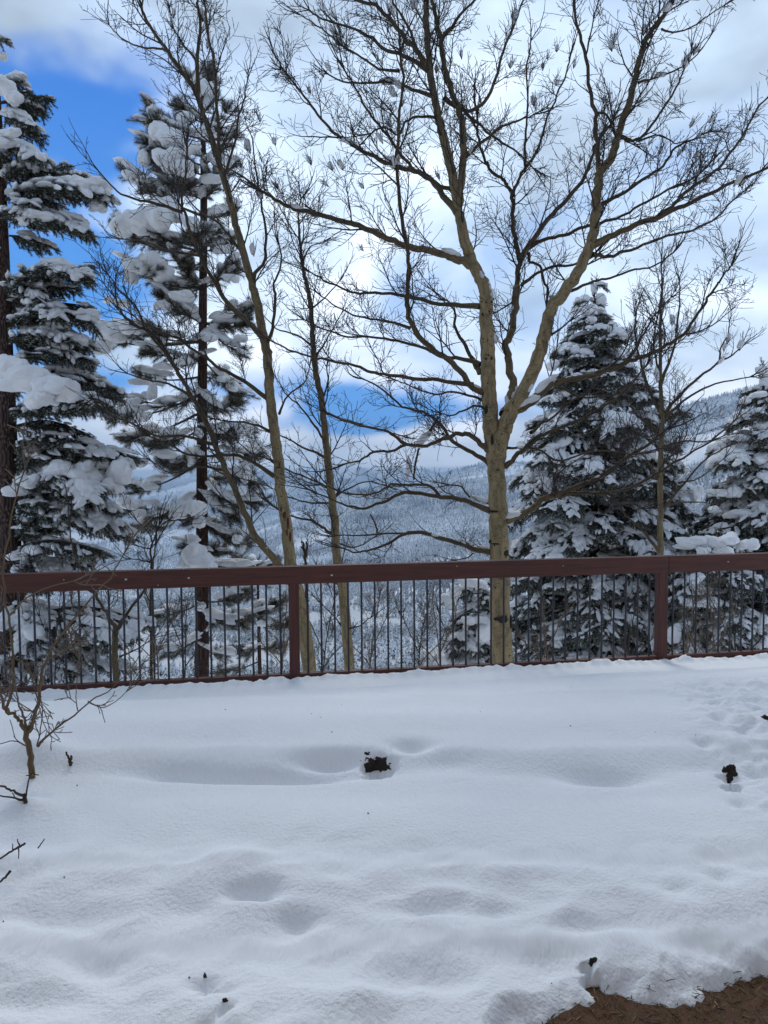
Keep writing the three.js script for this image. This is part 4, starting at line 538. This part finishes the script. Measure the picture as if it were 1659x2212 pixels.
function conifer(spec) {
  const load = spec.load ?? 1;
  const R = rng(spec.seed), t = thing(spec.name, spec.label, 'tree', spec.group), pine = spec.kind === 'pine', d = spec.d, m = d / F, sc = spec.scale ?? 1;
  const tp = trace(spec.trunk), axis = smooth(tp.map(([x, y]) => P(x, y, d)), 8), N = axis.length, rad = axis.map((_, k) => 0.5 * m * lerp(spec.w0, spec.w1, k / (N - 1)));
  mesh('trunk', new MB().tube(axis, rad, 16, null, 0.10, spec.seed).geo(), pine ? M.trunkRed : M.trunkGrey, t);
  const sprigs = [[], [], []], snowI = [[], [], [], []], padI = [[], [], [], [], []], tws = new MB();
  const onAxis = (py) => { let b = axis[0], q = 1e9; for (const v of axis) { const e = Math.abs(toPix(v)[1] - py); if (e < q) { q = e; b = v; } } return b.clone(); };
  const tint = () => { const j = 0.75 + 0.5 * R(); return new THREE.Color().setRGB(j, j, j * (0.85 + 0.3 * R())); };
  function addSprig(p, dir, s) { const q = basis(dir); q.scale(V(s, s, s)).setPosition(p); sprigs[Math.floor(R() * 3)].push({ m: q, c: tint() }); }
  function addSnow(p, dir, l, w, h) { if (l < 0.012) return; const q = basis(dir); q.scale(V(l, h, w)).setPosition(p); snowI[Math.floor(R() * 4)].push({ m: q }); }
  function branch(p0, p1, snow0, depth = 0) { const snow = snow0 * (depth ? 1 : load);
    const L = p0.distanceTo(p1), dir = p1.clone().sub(p0).normalize(), mid = p0.clone().lerp(p1, 0.5); mid.y += (pine ? -0.06 : 0.06 + 0.10 * R()) * L; mid.add(V(R() - 0.5, 0, R() - 0.5).multiplyScalar(0.08 * L));
    const ax = smooth([p0, mid, p1], 6), r0 = clamp(0.008 + 0.011 * L, 0.006, 0.03);
    const rr = ax.map((_, k) => lerp(r0, 0.004, k / (ax.length - 1))); if (depth) tws.tube(ax, rr, 4); else mesh('branch', new MB().tube(ax, rr, 5).geo(), M.branchWood, t);
    const curve = new THREE.CatmullRomCurve3(ax), step = (pine ? 0.085 : 0.062) * sc; let ph = R();
    const t0 = pine ? clamp(1 - 0.46 / L, 0.2, 0.7) : clamp(0.10 / L, 0.05, 0.4);
    for (let s = t0 * L; s <= L; s += step * (0.8 + 0.4 * R())) {
      const q = s / L, p = curve.getPoint(q), td = curve.getTangent(q), side = td.clone().cross(Y).normalize();
      if (pine) {
        for (let k = 0; k < 3; k++) { ph += 2.4; const nd = td.clone().multiplyScalar(0.6).addScaledVector(side, Math.cos(ph) * 0.7).addScaledVector(Y, Math.sin(ph) * 0.6 + 0.05); addSprig(p, nd, (0.13 + 0.07 * R()) * sc); }
        if (s + step > L) for (let k = 0; k < 7; k++) addSprig(p, td.clone().add(V(R() - 0.5, R() - 0.35, R() - 0.5).multiplyScalar(1.8)), (0.14 + 0.06 * R()) * sc);
        if (R() < 0.30 && q < 0.95) { ph += 1.7; const nd = td.clone().multiplyScalar(0.6).addScaledVector(side, (R() < 0.5 ? -1 : 1) * 0.8).addScaledVector(Y, 0.25 * R() - 0.1).normalize(), l = (0.14 + 0.2 * R()) * sc, e = p.clone().addScaledVector(nd, l); tws.tube([p, e], [0.006, 0.004], 4); for (let k = 0; k < 4; k++) addSprig(p.clone().lerp(e, 0.35 + 0.65 * k / 3), nd.clone().add(V(R() - 0.5, R() - 0.5, R() - 0.5).multiplyScalar(0.8)), (0.12 + 0.06 * R()) * sc); if (R() < 0.7) addSnow(e.clone().lerp(p, 0.2).addScaledVector(Y, 0.05 * sc), nd, (0.10 + 0.06 * R()) * sc * snow, 0.07 * sc * snow, 0.07 * sc * snow); }
        if (R() < 0.7) addSnow(p.clone().addScaledVector(Y, 0.07 * sc), td, (0.10 + 0.09 * R()) * sc * snow, (0.08 + 0.06 * R()) * sc * snow, (0.07 + 0.06 * R()) * sc * snow);
      } else {
        for (let k = 0; k < 2; k++) addSprig(p.clone().addScaledVector(Y, -0.01), td.clone().add(V(R() - 0.5, -0.3 * R(), R() - 0.5).multiplyScalar(0.9)), 0.11 * sc);
        for (const sg of [-1, 1]) {
          const l = clamp(0.42 * (L - s) + 0.09, 0.07, 0.40) * (0.6 + 0.6 * R()) * sc, nd = td.clone().multiplyScalar(0.75).addScaledVector(side, sg * (0.55 + 0.35 * R())).addScaledVector(Y, -0.15 - 0.25 * R()).normalize(), e = p.clone().addScaledVector(nd, l); e.y -= 0.10 * l;
          if (l > 0.12) tws.tube([p, e], [0.0045, 0.003], 3);
          const ns = Math.max(1, Math.round(l / (0.055 * sc))); for (let k = 0; k < ns; k++) { const f = (k + 0.6) / ns; addSprig(p.clone().lerp(e, f).addScaledVector(Y, -0.004), nd.clone().add(V((R() - 0.5) * 0.9, -0.45 * R(), (R() - 0.5) * 0.9)), (0.075 + 0.05 * R()) * sc); if (R() < 0.6) addSprig(p.clone().lerp(e, f), V((R() - 0.5), -0.9, R() - 0.5).addScaledVector(nd, 0.6), (0.07 + 0.07 * R()) * sc); }
          for (let z = 0; z < 2; z++) if (R() < 0.6 * snow && noise(e.x * 5, e.y * 5, e.z * 5) > -0.3) { const f = 0.35 + 0.6 * R(); addSnow(p.clone().lerp(e, f).addScaledVector(Y, 0.022 * sc), nd, (0.03 + 0.22 * l * R()) * snow, (0.02 + 0.032 * R()) * snow * sc, (0.02 + 0.034 * R()) * snow * sc); }
        }
      }
    }
    // side boughs leave it at uneven angles, so that the tiers break up
    if (depth === 0 && L > 0.3 && (spec.forks ?? 1) > R()) { const nb = pine ? 1 + Math.floor(R() * 1.6) : 2 + Math.floor(R() * 3); for (let k = 0; k < nb; k++) { const q = 0.35 + 0.5 * (k + R()) / nb, p = curve.getPoint(q), td = curve.getTangent(q), side = td.clone().cross(Y).normalize(), l = L * (0.22 + 0.22 * R()); branch(p, p.clone().addScaledVector(td.multiplyScalar(0.7).addScaledVector(side, (R() < 0.5 ? -1 : 1) * (0.4 + 0.6 * R())).addScaledVector(Y, pine ? 0.5 * R() - 0.1 : 0.55 * R() - 0.4).normalize(), l), snow * (0.6 + 0.5 * R()), 1); } }
    // a pad of snow lies along the branch
    if (!pine) for (let s = 0.22 * L; s < L * 1.02; s += 0.085 * sc) { const q = clamp(s / L), pq = curve.getPoint(q), w = (0.03 + 0.042 * Math.sin(q * 2.7)) * snow * (0.4 + 1.1 * R() * R()) * sc * (1 + 1.2 * noise(pq.x * 3, pq.y * 3, pq.z * 3)); if (R() < 0.22 || w < 0.025) continue; const p = curve.getPoint(q).addScaledVector(Y, 0.02 + w * 0.12), md = basis(curve.getTangent(q).add(V((R() - 0.5) * 0.8, 0, (R() - 0.5) * 0.8))); md.scale(V(w * 1.2, w * 0.95, w)).setPosition(p); padI[Math.floor(R() * 5)].push({ m: md }); }
  }
  for (const [ay, tx, ty, lean = 0, snow = 1] of spec.branches ?? []) { const p0 = onAxis(ay), guess = Math.hypot(tx - toPix(p0)[0], ty - ay) * m; branch(p0, P(tx, ty, Math.max(d + lean * guess, d * 0.75)), snow); }
  const rnd = spec.random; if (rnd) for (let k = 0; k < rnd.n; k++) {
    const y = lerp(rnd.y0, rnd.y1, Math.pow((k + R()) / rnd.n, rnd.pow ?? 0.75)), a = k * 2.4 + R() * 0.9; let l = table(rnd.half, y) * m * (0.75 + 0.4 * R()); const az = V(Math.cos(a), 0, Math.sin(a));
    if (rnd.back && az.z > 0 && k % 3) az.z *= -0.8; if (rnd.back && az.z > 0) l *= 0.6; if (rnd.leftCut && az.x < 0) az.x *= rnd.leftCut;
    const p0 = onAxis(y), e = p0.clone().addScaledVector(az, l); e.y += l * lerp(rnd.up ?? 0.25, rnd.down ?? -0.25, clamp((y - rnd.y0) / (rnd.y1 - rnd.y0))) + (R() - 0.5) * 0.5 * l; branch(p0, e, (rnd.snow ?? 1) * (0.7 + 0.6 * R()));
  }
  // leading shoot
  const top = axis[N - 1]; for (let k = 0; k < 6; k++) addSprig(top.clone().addScaledVector(Y, -0.05 * k * sc), V((R() - 0.5) * 0.9, 1, (R() - 0.5) * 0.9), 0.14 * sc);
  (pine ? pineSprigs : spruceSprigs).forEach((g, k) => instances('needles', g, M.needle, sprigs[k], t));
  smallBlobs.forEach((g, k) => snowI[k].length && instances('twig_snow', g, M.snow, snowI[k], t)); longBlobs.forEach((g, k) => padI[k].length && instances('branch_snow', padGeo[k], M.snow, padI[k], t));
  if (tws.p.length) mesh('twigs', tws.geo(), M.branchWood, t, 'stuff');
  // the heavy loads of snow, read from the photo: [px, py, half width px, half height px, nearer m]
  (spec.loads ?? []).forEach(([x, y, w, h, near = 0], k) => put(loadBlobs[k % 7], t, P(x, y, d - near - (pine ? 0.15 : 0)), w * m * 1.12, h * m * 1.35, Math.min(w, h * 1.5) * m * 0.95, ((k * 1.9) % 6.2), ((k * 0.77) % 0.3) - 0.15));
  return t;
}

conifer({
  name: 'spruce_tree', label: 'large snow laden spruce with grey trunk, partly hidden by the leafless shrub', kind: 'spruce', load: 1.4, forks: 0.4, seed: 101, d: 9.2, trunk: 'D 28,1620 24,1300 16,1000 8,700 0,400 -8,200 -14,20', w0: 62, w1: 6,
  branches: [[190, 40, 175, -0.3, 1.2], [215, 88, 208, 0.1, 0.7], [235, 88, 235, 0.3, 1], [250, 75, 270, -0.3, 1.1], [285, 90, 290, 0.2], [330, 95, 345, -0.4, 1.2], [370, 100, 375, 0.3], [395, 105, 368, -0.2, 1.1],
    [450, 238, 420, -0.15, 1.3], [420, 200, 400, 0.2, 1], [470, 185, 495, -0.2, 1.1], [480, 105, 470, -0.5, 1.2], [520, 110, 530, 0.3, 0.9], [610, 195, 575, -0.1, 0.7], [630, 195, 600, -0.3, 1.1], [650, 160, 620, 0.2, 1.1], [640, 90, 640, -0.5, 1], [690, 190, 660, 0.1, 0.7], [700, 185, 690, -0.2, 1.1], [720, 180, 745, 0.2, 1.2], [735, 150, 730, -0.4, 1.1], [770, 200, 780, -0.1, 1], [800, 260, 845, 0.2, 0.9], [820, 250, 850, 0.3, 0.9], [900, 235, 875, -0.2, 0.8], [870, 150, 880, -0.5, 0.9], [930, 200, 940, 0.1, 0.6], [960, 150, 945, -0.4, 0.7],
    [1010, 292, 985, -0.1, 1.3], [1030, 285, 1040, 0.1, 1.4], [1050, 220, 1055, -0.4, 1.2], [1075, 250, 1100, -0.1, 1.0], [1100, 160, 1110, -0.5, 1], [1140, 285, 1155, 0.1, 1.1], [1150, 260, 1130, -0.15, 1.2], [1180, 225, 1190, -0.4, 0.8], [1210, 190, 1215, 0.2, 1.0], [1230, 140, 1240, -0.4, 1.2], [1330, 330, 1345, 0.1, 0.9], [1350, 290, 1375, -0.2, 1.0], [1380, 220, 1420, 0.3, 1.2], [1400, 280, 1440, 0, 1], [1420, 200, 1470, -0.3, 1], [1300, 140, 1330, 0.3, 1.1]],
  random: { n: 26, y0: 60, y1: 1480, half: [[40, 30], [400, 110], [800, 160], [1500, 230]], up: 0.1, down: -0.35, back: 1, snow: 1.0 },
  loads: [[5, 190, 26, 20, 0.3], [30, 210, 24, 16, 0.3], [10, 310, 28, 14, 0.4], [20, 290, 24, 14, 0.4], [75, 360, 22, 12, 0.2], [5, 120, 10, 10], [150, 402, 30, 14, 0.1], [200, 402, 34, 18, 0.15], [210, 445, 20, 15, 0.1], [230, 425, 14, 18, 0.12], [80, 465, 28, 15, 0.4], [55, 475, 16, 12, 0.4], [140, 580, 34, 10, 0.2], [175, 590, 20, 12, 0.2], [110, 590, 24, 10, 0.25], [60, 820, 60, 34, 0.8], [25, 790, 34, 26, 0.8], [110, 830, 46, 30, 0.8], [150, 845, 26, 26, 0.75], [95, 860, 40, 24, 0.85], [180, 680, 28, 16, 0.1], [120, 700, 26, 12, 0.2], [170, 730, 34, 12, 0.1], [125, 745, 26, 14, 0.2], [60, 650, 22, 10, 0.3], [90, 720, 20, 9, 0.3],
    [130, 1010, 30, 22, 0.4], [180, 1010, 38, 22, 0.3], [225, 1000, 34, 16, 0.2], [260, 1020, 36, 34, 0.25], [240, 1055, 30, 26, 0.25], [275, 1000, 20, 20, 0.2], [60, 1040, 34, 16, 0.5], [30, 1060, 26, 14, 0.5], [235, 1130, 34, 14, 0.2], [190, 1125, 26, 12, 0.2], [120, 1130, 30, 10, 0.3], [70, 1190, 24, 14, 0.5], [40, 1200, 20, 12, 0.5], [215, 1140, 18, 9, 0.2], [110, 1180, 18, 10, 0.3], [300, 1350, 18, 14, 0.2], [285, 1365, 26, 12, 0.1], [170, 1390, 26, 12, 0.2], [130, 1410, 20, 10, 0.2], [230, 1410, 22, 10, 0.2], [185, 1440, 22, 12, 0.1], [105, 1460, 20, 14, 0.2]],
});
conifer({
  name: 'pine_tree', label: 'tall pine with reddish trunk and bottlebrush needles under thick rounded snow', kind: 'pine', load: 1.2, forks: 0.6, seed: 113, d: 11, trunk: 'D 434,1640 436,1450 437,1250 436,1000 438,700 440,400 437,250 432,165', w0: 36, w1: 5,
  branches: [[200, 412, 175, 0.1], [215, 455, 170, -0.2], [245, 465, 205, 0.3], [270, 385, 228, -0.2], [290, 325, 240, 0.1], [300, 330, 262, -0.3], [300, 488, 240, -0.1], [330, 345, 300, 0.2], [350, 320, 312, -0.3], [350, 508, 290, 0.2], [370, 360, 345, -0.5], [400, 325, 345, 0.3], [470, 275, 375, -0.1, 1.2], [450, 380, 395, -0.4], [440, 470, 385, -0.5], [420, 500, 360, 0.4], [540, 250, 480, -0.1, 1.4], [560, 290, 520, 0.2], [560, 330, 500, -0.4, 1.2], [520, 470, 500, -0.5], [545, 500, 520, 0.3], [640, 268, 570, 0.1, 1.3], [640, 320, 600, -0.3, 1.2], [610, 500, 580, -0.2], [620, 380, 560, -0.6], [690, 350, 640, -0.4], [700, 400, 650, 0.5], [720, 212, 730, 0, 1.4], [730, 290, 715, -0.2], [740, 260, 720, 0.3], [760, 320, 760, -0.5], [690, 535, 700, 0.1, 1], [700, 525, 765, -0.2], [740, 490, 690, 0.3], [780, 510, 850, -0.1], [850, 470, 885, -0.3], [830, 300, 810, 0.2], [850, 250, 905, -0.2], [840, 255, 865, 0.1], [870, 345, 880, -0.5], [900, 275, 950, 0.2, 1], [930, 330, 960, -0.3], [920, 540, 930, 0.1, 1.1], [930, 500, 945, -0.4], [950, 552, 985, 0.3], [960, 400, 1000, -0.5], [1000, 545, 1045, 0], [1010, 300, 1060, 0.3], [1020, 505, 1090, -0.3], [1050, 258, 1105, 0.1, 1.1], [1060, 330, 1120, -0.3], [1060, 550, 1085, 0.2], [1080, 500, 1120, -0.4], [1100, 300, 1140, 0.3], [1130, 390, 1120, -0.6, 1.2], [1140, 480, 1150, 0.4], [1130, 528, 1170, 0], [1180, 400, 1180, -0.5, 1.2], [1300, 340, 1330, 0.2], [1330, 520, 1345, -0.2], [1350, 560, 1320, 0.2], [1380, 350, 1410, -0.2], [1400, 500, 1420, 0.3], [1290, 530, 1280, -0.3]],
  random: { n: 14, y0: 185, y1: 1250, half: [[180, 50], [500, 90], [1000, 105], [1450, 100]], up: 0.35, down: -0.2, back: 1, snow: 0.9 },
  loads: [[330, 240, 10, 14], [345, 285, 30, 24, 0.2], [375, 300, 30, 26, 0.3], [330, 262, 14, 14], [365, 345, 34, 24, 0.3], [395, 360, 24, 18, 0.4], [310, 345, 14, 18, 0.1], [285, 378, 20, 13, 0], [305, 388, 26, 10, 0], [400, 255, 20, 16, 0.2], [425, 170, 14, 14], [450, 190, 16, 16, 0.1], [270, 485, 30, 26, 0.2], [300, 480, 38, 30, 0.2], [340, 470, 36, 34, 0.3], [365, 450, 30, 26, 0.3], [290, 575, 30, 24, 0.1], [280, 595, 16, 22, 0.1], [335, 575, 34, 26, 0.2], [360, 590, 28, 22, 0.2], [310, 565, 30, 18, 0.1], [455, 385, 26, 12, 0.2], [470, 350, 22, 20, 0.1], [235, 720, 34, 30, 0.1], [270, 705, 44, 24, 0.1], [300, 705, 34, 16, 0.1], [220, 750, 20, 22, 0.1], [230, 735, 20, 34, 0.05], [350, 735, 10, 9, 0.3], [330, 845, 14, 20, 0.2], [345, 825, 12, 12, 0.2], [255, 900, 12, 10, 0.1], [285, 870, 18, 12, 0.1], [300, 825, 26, 9, 0.1], [400, 1095, 34, 16, 0.5], [430, 1098, 26, 20, 0.5], [385, 1110, 18, 14, 0.5], [432, 1130, 14, 18, 0.55], [425, 1190, 24, 26, 0.6], [430, 1215, 36, 20, 0.6], [395, 1215, 14, 16, 0.55], [422, 1165, 12, 12, 0.6], [515, 1165, 14, 12, 0.1], [525, 1180, 8, 16, 0.1], [530, 930, 18, 22, 0.1], [480, 925, 22, 14, 0.2], [530, 1020, 12, 28, 0.1], [270, 1085, 24, 20, 0.2], [330, 1050, 24, 10, 0.2], [300, 1110, 14, 12, 0.2], [430, 935, 14, 12, 0.3], [455, 730, 20, 14, 0.2], [480, 680, 26, 10, 0.1], [433, 1310, 13, 12, 0.2], [265, 655, 16, 10, 0.1], [235, 650, 18, 9, 0.1], [390, 640, 26, 14, 0.3], [350, 660, 20, 12, 0.3], [400, 780, 24, 12, 0.3], [350, 790, 20, 10, 0.3], [310, 900, 22, 12, 0.3], [370, 930, 24, 12, 0.3], [350, 980, 24, 12, 0.3], [300, 1000, 20, 12, 0.2], [500, 600, 18, 10, 0.2], [480, 540, 22, 12, 0.2], [410, 480, 24, 18, 0.4], [450, 290, 22, 14, 0.3], [420, 320, 22, 16, 0.4], [515, 730, 18, 9, 0.1], [500, 985, 20, 12, 0.2], [520, 1060, 16, 12, 0.2], [350, 1130, 20, 10, 0.3]],
});
const spr = { half: [[620, 6], [660, 34], [700, 58], [760, 82], [850, 112], [920, 150], [1000, 172], [1100, 190], [1500, 215]] };
conifer({ name: 'spruce_tree', label: 'tall dense snow covered spruce with pointed top behind the forked tree', kind: 'spruce', load: 1.12, seed: 127, d: 14, trunk: 'D 1284,1640 1284,1300 1282,900 1284,618', w0: 34, w1: 3, scale: 1.2,
  random: { n: 150, y0: 632, y1: 1480, half: spr.half, pow: 0.85, up: 0.0, down: -0.3, snow: 1.15 },
  loads: [[1284, 622, 7, 12, 0.05], [1298, 645, 13, 14, 0.1], [1264, 645, 14, 12, 0.1], [1245, 670, 14, 10, 0.2], [1272, 668, 20, 12, 0.3], [1278, 690, 12, 10, 0.4], [1240, 760, 12, 14, 0.3], [1190, 790, 16, 13, 0.3], [1262, 760, 18, 9, 0.4], [1215, 850, 16, 10, 0.5], [1150, 935, 22, 11, 0.6], [1130, 960, 16, 8, 0.6], [1200, 965, 22, 14, 0.7], [1330, 870, 24, 10, 0.4], [1350, 860, 20, 9, 0.3], [1195, 1150, 22, 22, 0.8], [1160, 1150, 26, 9, 0.7], [1300, 1200, 18, 10, 0.6], [1205, 1355, 18, 10, 0.6], [1250, 1290, 26, 9, 0.6], [1340, 1380, 20, 14, 0.6], [1370, 1385, 10, 20, 0.6]] });
conifer({ name: 'spruce_tree', label: 'bushy snow covered spruce crowded against the pointed spruce', kind: 'spruce', seed: 131, d: 15.5, trunk: 'D 1392,1640 1390,1200 1388,800', w0: 22, w1: 3, scale: 1.25,
  random: { n: 95, y0: 815, y1: 1460, half: [[800, 8], [860, 40], [950, 75], [1100, 95], [1500, 120]], up: 0.05, down: -0.3, snow: 1.2 },
  loads: [[1385, 870, 16, 9, 0.2], [1360, 900, 22, 9, 0.3], [1415, 930, 18, 9, 0.3], [1405, 1010, 24, 10, 0.3], [1460, 1020, 30, 18, 0.4], [1480, 1060, 22, 20, 0.4], [1420, 1085, 20, 20, 0.4], [1500, 1070, 16, 24, 0.4]] });
conifer({ name: 'spruce_tree', label: 'snow heaped spruce with a bare dark lower trunk at the far end of the railing', kind: 'spruce', seed: 137, d: 13, trunk: 'D 1658,1640 1656,1300 1652,1000 1648,792', w0: 30, w1: 4, scale: 1.2,
  random: { n: 90, y0: 810, y1: 1400, half: [[795, 6], [830, 42], [900, 62], [960, 100], [1050, 128], [1150, 150], [1420, 150]], up: 0.0, down: -0.25, snow: 1.3 },
  loads: [[1645, 800, 12, 11, 0.1], [1652, 825, 16, 10, 0.2], [1610, 865, 14, 12, 0.2], [1635, 852, 18, 9, 0.3], [1645, 920, 22, 12, 0.3], [1600, 945, 26, 9, 0.3], [1580, 1000, 30, 12, 0.4], [1640, 990, 26, 14, 0.5], [1560, 1065, 30, 10, 0.4], [1625, 1048, 22, 12, 0.5], [1585, 1060, 14, 18, 0.5], [1600, 1110, 34, 11, 0.5], [1545, 1100, 28, 10, 0.4], [1640, 1090, 26, 12, 0.5]] });
conifer({ name: 'young_spruce', label: 'low young spruce almost buried under smooth snow humps beside the far trunk', kind: 'spruce', seed: 139, d: 12, trunk: 'D 1556,1640 1556,1400 1552,1150', w0: 14, w1: 4,
  random: { n: 60, y0: 1160, y1: 1470, half: [[1150, 20], [1190, 70], [1260, 90], [1500, 120]], up: 0.0, down: -0.3, snow: 1.2 },
  loads: [[1500, 1172, 34, 15, 0.3], [1540, 1170, 30, 14, 0.4], [1575, 1165, 34, 16, 0.4], [1612, 1175, 22, 16, 0.4], [1520, 1190, 30, 9, 0.5], [1480, 1180, 26, 9, 0.2], [1560, 1190, 20, 12, 0.5], [1500, 1250, 26, 12, 0.5], [1530, 1300, 34, 16, 0.4], [1480, 1300, 24, 10, 0.4], [1640, 1380, 26, 24, 0.3], [1560, 1400, 30, 14, 0.4], [1650, 1340, 18, 16, 0.3], [1450, 1370, 16, 26, 0.2], [1500, 1400, 20, 12, 0.3]] });
conifer({ name: 'young_spruce', label: 'snow loaded little spruce beside the base of the forked tree', kind: 'spruce', seed: 149, d: 10, trunk: 'D 1030,1600 1030,1400 1034,1245', w0: 12, w1: 3,
  random: { n: 46, y0: 1255, y1: 1470, half: [[1240, 12], [1290, 40], [1350, 58], [1500, 85]], up: 0.0, down: -0.3, snow: 1.2 },
  loads: [[1018, 1258, 24, 12, 0.2], [1040, 1262, 18, 10, 0.2], [975, 1300, 16, 24, 0.2], [960, 1290, 14, 14, 0.2], [985, 1280, 12, 20, 0.2], [1035, 1340, 24, 12, 0.3], [1010, 1340, 16, 12, 0.3], [1045, 1365, 22, 26, 0.3], [1010, 1390, 12, 20, 0.3], [950, 1330 + 90, 24, 22, 0.2], [912, 1425, 14, 20, 0.1], [925, 1415, 20, 14, 0.1]] });
conifer({ name: 'young_pine', label: 'small snowy pine behind the railing between the pine trunk and the slim tree', kind: 'pine', seed: 151, d: 12.5, trunk: 'D 566,1640 560,1400 556,1215', w0: 12, w1: 4,
  branches: [[1230, 480, 1225, 0.2, 0.8], [1235, 520, 1215, -0.2, 0.8], [1230, 590, 1215, 0, 0.8], [1260, 610, 1240, 0.3, 0.7], [1290, 500, 1290, -0.3, 0.8], [1310, 610, 1300, 0.2, 0.8], [1330, 490, 1340, 0.2, 0.8], [1350, 620, 1345, -0.2, 0.8], [1390, 520, 1410, -0.3, 0.8], [1400, 610, 1400, 0.1, 0.8], [1430, 480, 1450, 0.2, 0.8]],
  loads: [[500, 1212, 26, 8, 0], [545, 1205, 20, 8, 0], [585, 1212, 16, 7, 0], [1065 - 500, 1345, 14, 10, 0.2], [500, 1330, 12, 8, 0.2]] });

// ------------------------------------------------------------------ forest on the slopes below and across the valley
function farTree(seed, tiers, sides, white) {
  const R = rng(seed), b = new MB(); b.tube([V(0, -0.08, 0), V(0, 0.95, 0)], [0.018, 0.005], 3, () => [0.05, 0.04, 0.035]);
  for (let k = 0; k < tiers; k++) {
    const f = k / tiers, y = 0.08 + 0.84 * f, r = 0.205 * (1 - f) * (0.75 + 0.5 * R()) + 0.02, h = 0.95 / tiers * (1.3 + 0.5 * R()), c = V((R() - 0.5) * 0.03, y + h, (R() - 0.5) * 0.03), ring = [];
    for (let s = 0; s < sides; s++) { const a = (s + R() * 0.8 + k * 0.4) / sides * 6.283, q = r * (0.55 + 0.75 * R()); ring.push(V(Math.cos(a) * q, y - 0.05 * R(), Math.sin(a) * q)); }
    const lo = V(0, y + h * 0.25, 0);
    for (let s = 0; s < sides; s++) { const p = ring[s], q = ring[(s + 1) % sides], mid = p.clone().lerp(q, 0.5).multiplyScalar(1); mid.x *= 0.6; mid.z *= 0.6; mid.y = y + h * 0.15; const g = 0.6 + 0.8 * R(), dk = [0.030 * g, 0.040 * g, 0.034 * g], wh = [0.84, 0.85, 0.87]; b.tri(c, mid, p, R() < white ? wh : dk); b.tri(c, q, mid, R() < white ? wh : dk); b.tri(lo, p, mid, dk); b.tri(lo, mid, q, dk); }
  }
  return b.geo();
}
{
  const fm = new THREE.MeshStandardMaterial({ vertexColors: true, roughness: 1 }), R = rng(211);
  const near = [0, 1, 2, 3].map((k) => farTree(900 + k, 8, 7, 0.76)), far = [0, 1, 2].map((k) => farTree(950 + k, 4, 5, 0.76));
  const nl = [[], [], [], []], fl = [[], [], []], single = [];
  const add = (r, a, h, out, rows) => { const x = r * Math.sin(a), z = -r * Math.cos(a), w = h * (0.85 + 0.7 * R()), q = new THREE.Matrix4().compose(V(x, terrainY(a, r) - 0.1, z), new THREE.Quaternion().setFromAxisAngle(Y, R() * 6.28), V(w, h, w)), j = (0.8 + 0.35 * R()) * clamp(0.95 + 1.1 * fbm(x / 170, z / 110, 5.5, 3), 0.45, 1.15); out[Math.floor(R() * rows)].push({ m: q, c: new THREE.Color().setRGB(j, j, j), r }); };
  for (let k = 0; k < 30000; k++) { const r = Math.sqrt(lerp(260 * 260, 1250 * 1250, R())), a = (R() - 0.5) * 1.2, x = r * Math.sin(a), z = r * Math.cos(a); if (fbm(x / 160, z / 160, 3.3, 3) < -0.22) continue; add(r, a, 4.5 + 7 * R() * R() + 2 * noise(x / 50, z / 50), nl, 4); }
  for (let k = 0; k < 90000; k++) { const r = Math.sqrt(lerp(1250 * 1250, 3300 * 3300, R())), a = (R() - 0.5) * 1.2, x = r * Math.sin(a), z = r * Math.cos(a); if (fbm(x / 420, z / 700, 3.3, 5) < -0.26) continue; add(r, a, 8 + 8 * R(), fl, 3); }
  for (let k = 0; k < 70000; k++) { const r = Math.sqrt(lerp(3300 * 3300, 8200 * 8200, R())), a = (R() - 0.5) * 1.2, x = r * Math.sin(a), z = r * Math.cos(a); if (fbm(x / 900 + 4.4, z / 260, 6.6, 4) + 0.26 * Math.exp(-(((x + 1500) / 900) ** 2 + ((z - 3700) / 700) ** 2)) - 0.05 > 0.12) continue; add(r, a, 15 + 9 * R(), fl, 3); }
  // the nearest of them stand as trees of their own
  nl.forEach((l, g) => { l.sort((a, b) => a.r - b.r); const cut = l.splice(0, 34); cut.forEach((e) => { const o = mesh('hillside_conifer', near[g], fm); e.m.decompose(o.position, o.quaternion, o.scale); tag(o, 'frosted conifer on the steep slope seen below through the balusters', 'tree', 'nearest conifers on the slope below the railing'); }); });
  nl.forEach((l, g) => tag(instances('hillside_forest', near[g], fm, l, scene), 'mass of frosted conifers covering the slope below the railing', 'forest', null, 'stuff'));
  fl.forEach((l, g) => tag(instances('far_forest', far[g], fm, l, scene), 'distant forest covering the hills across the valley', 'forest', null, 'stuff'));
}
renderer.render(scene, camera);
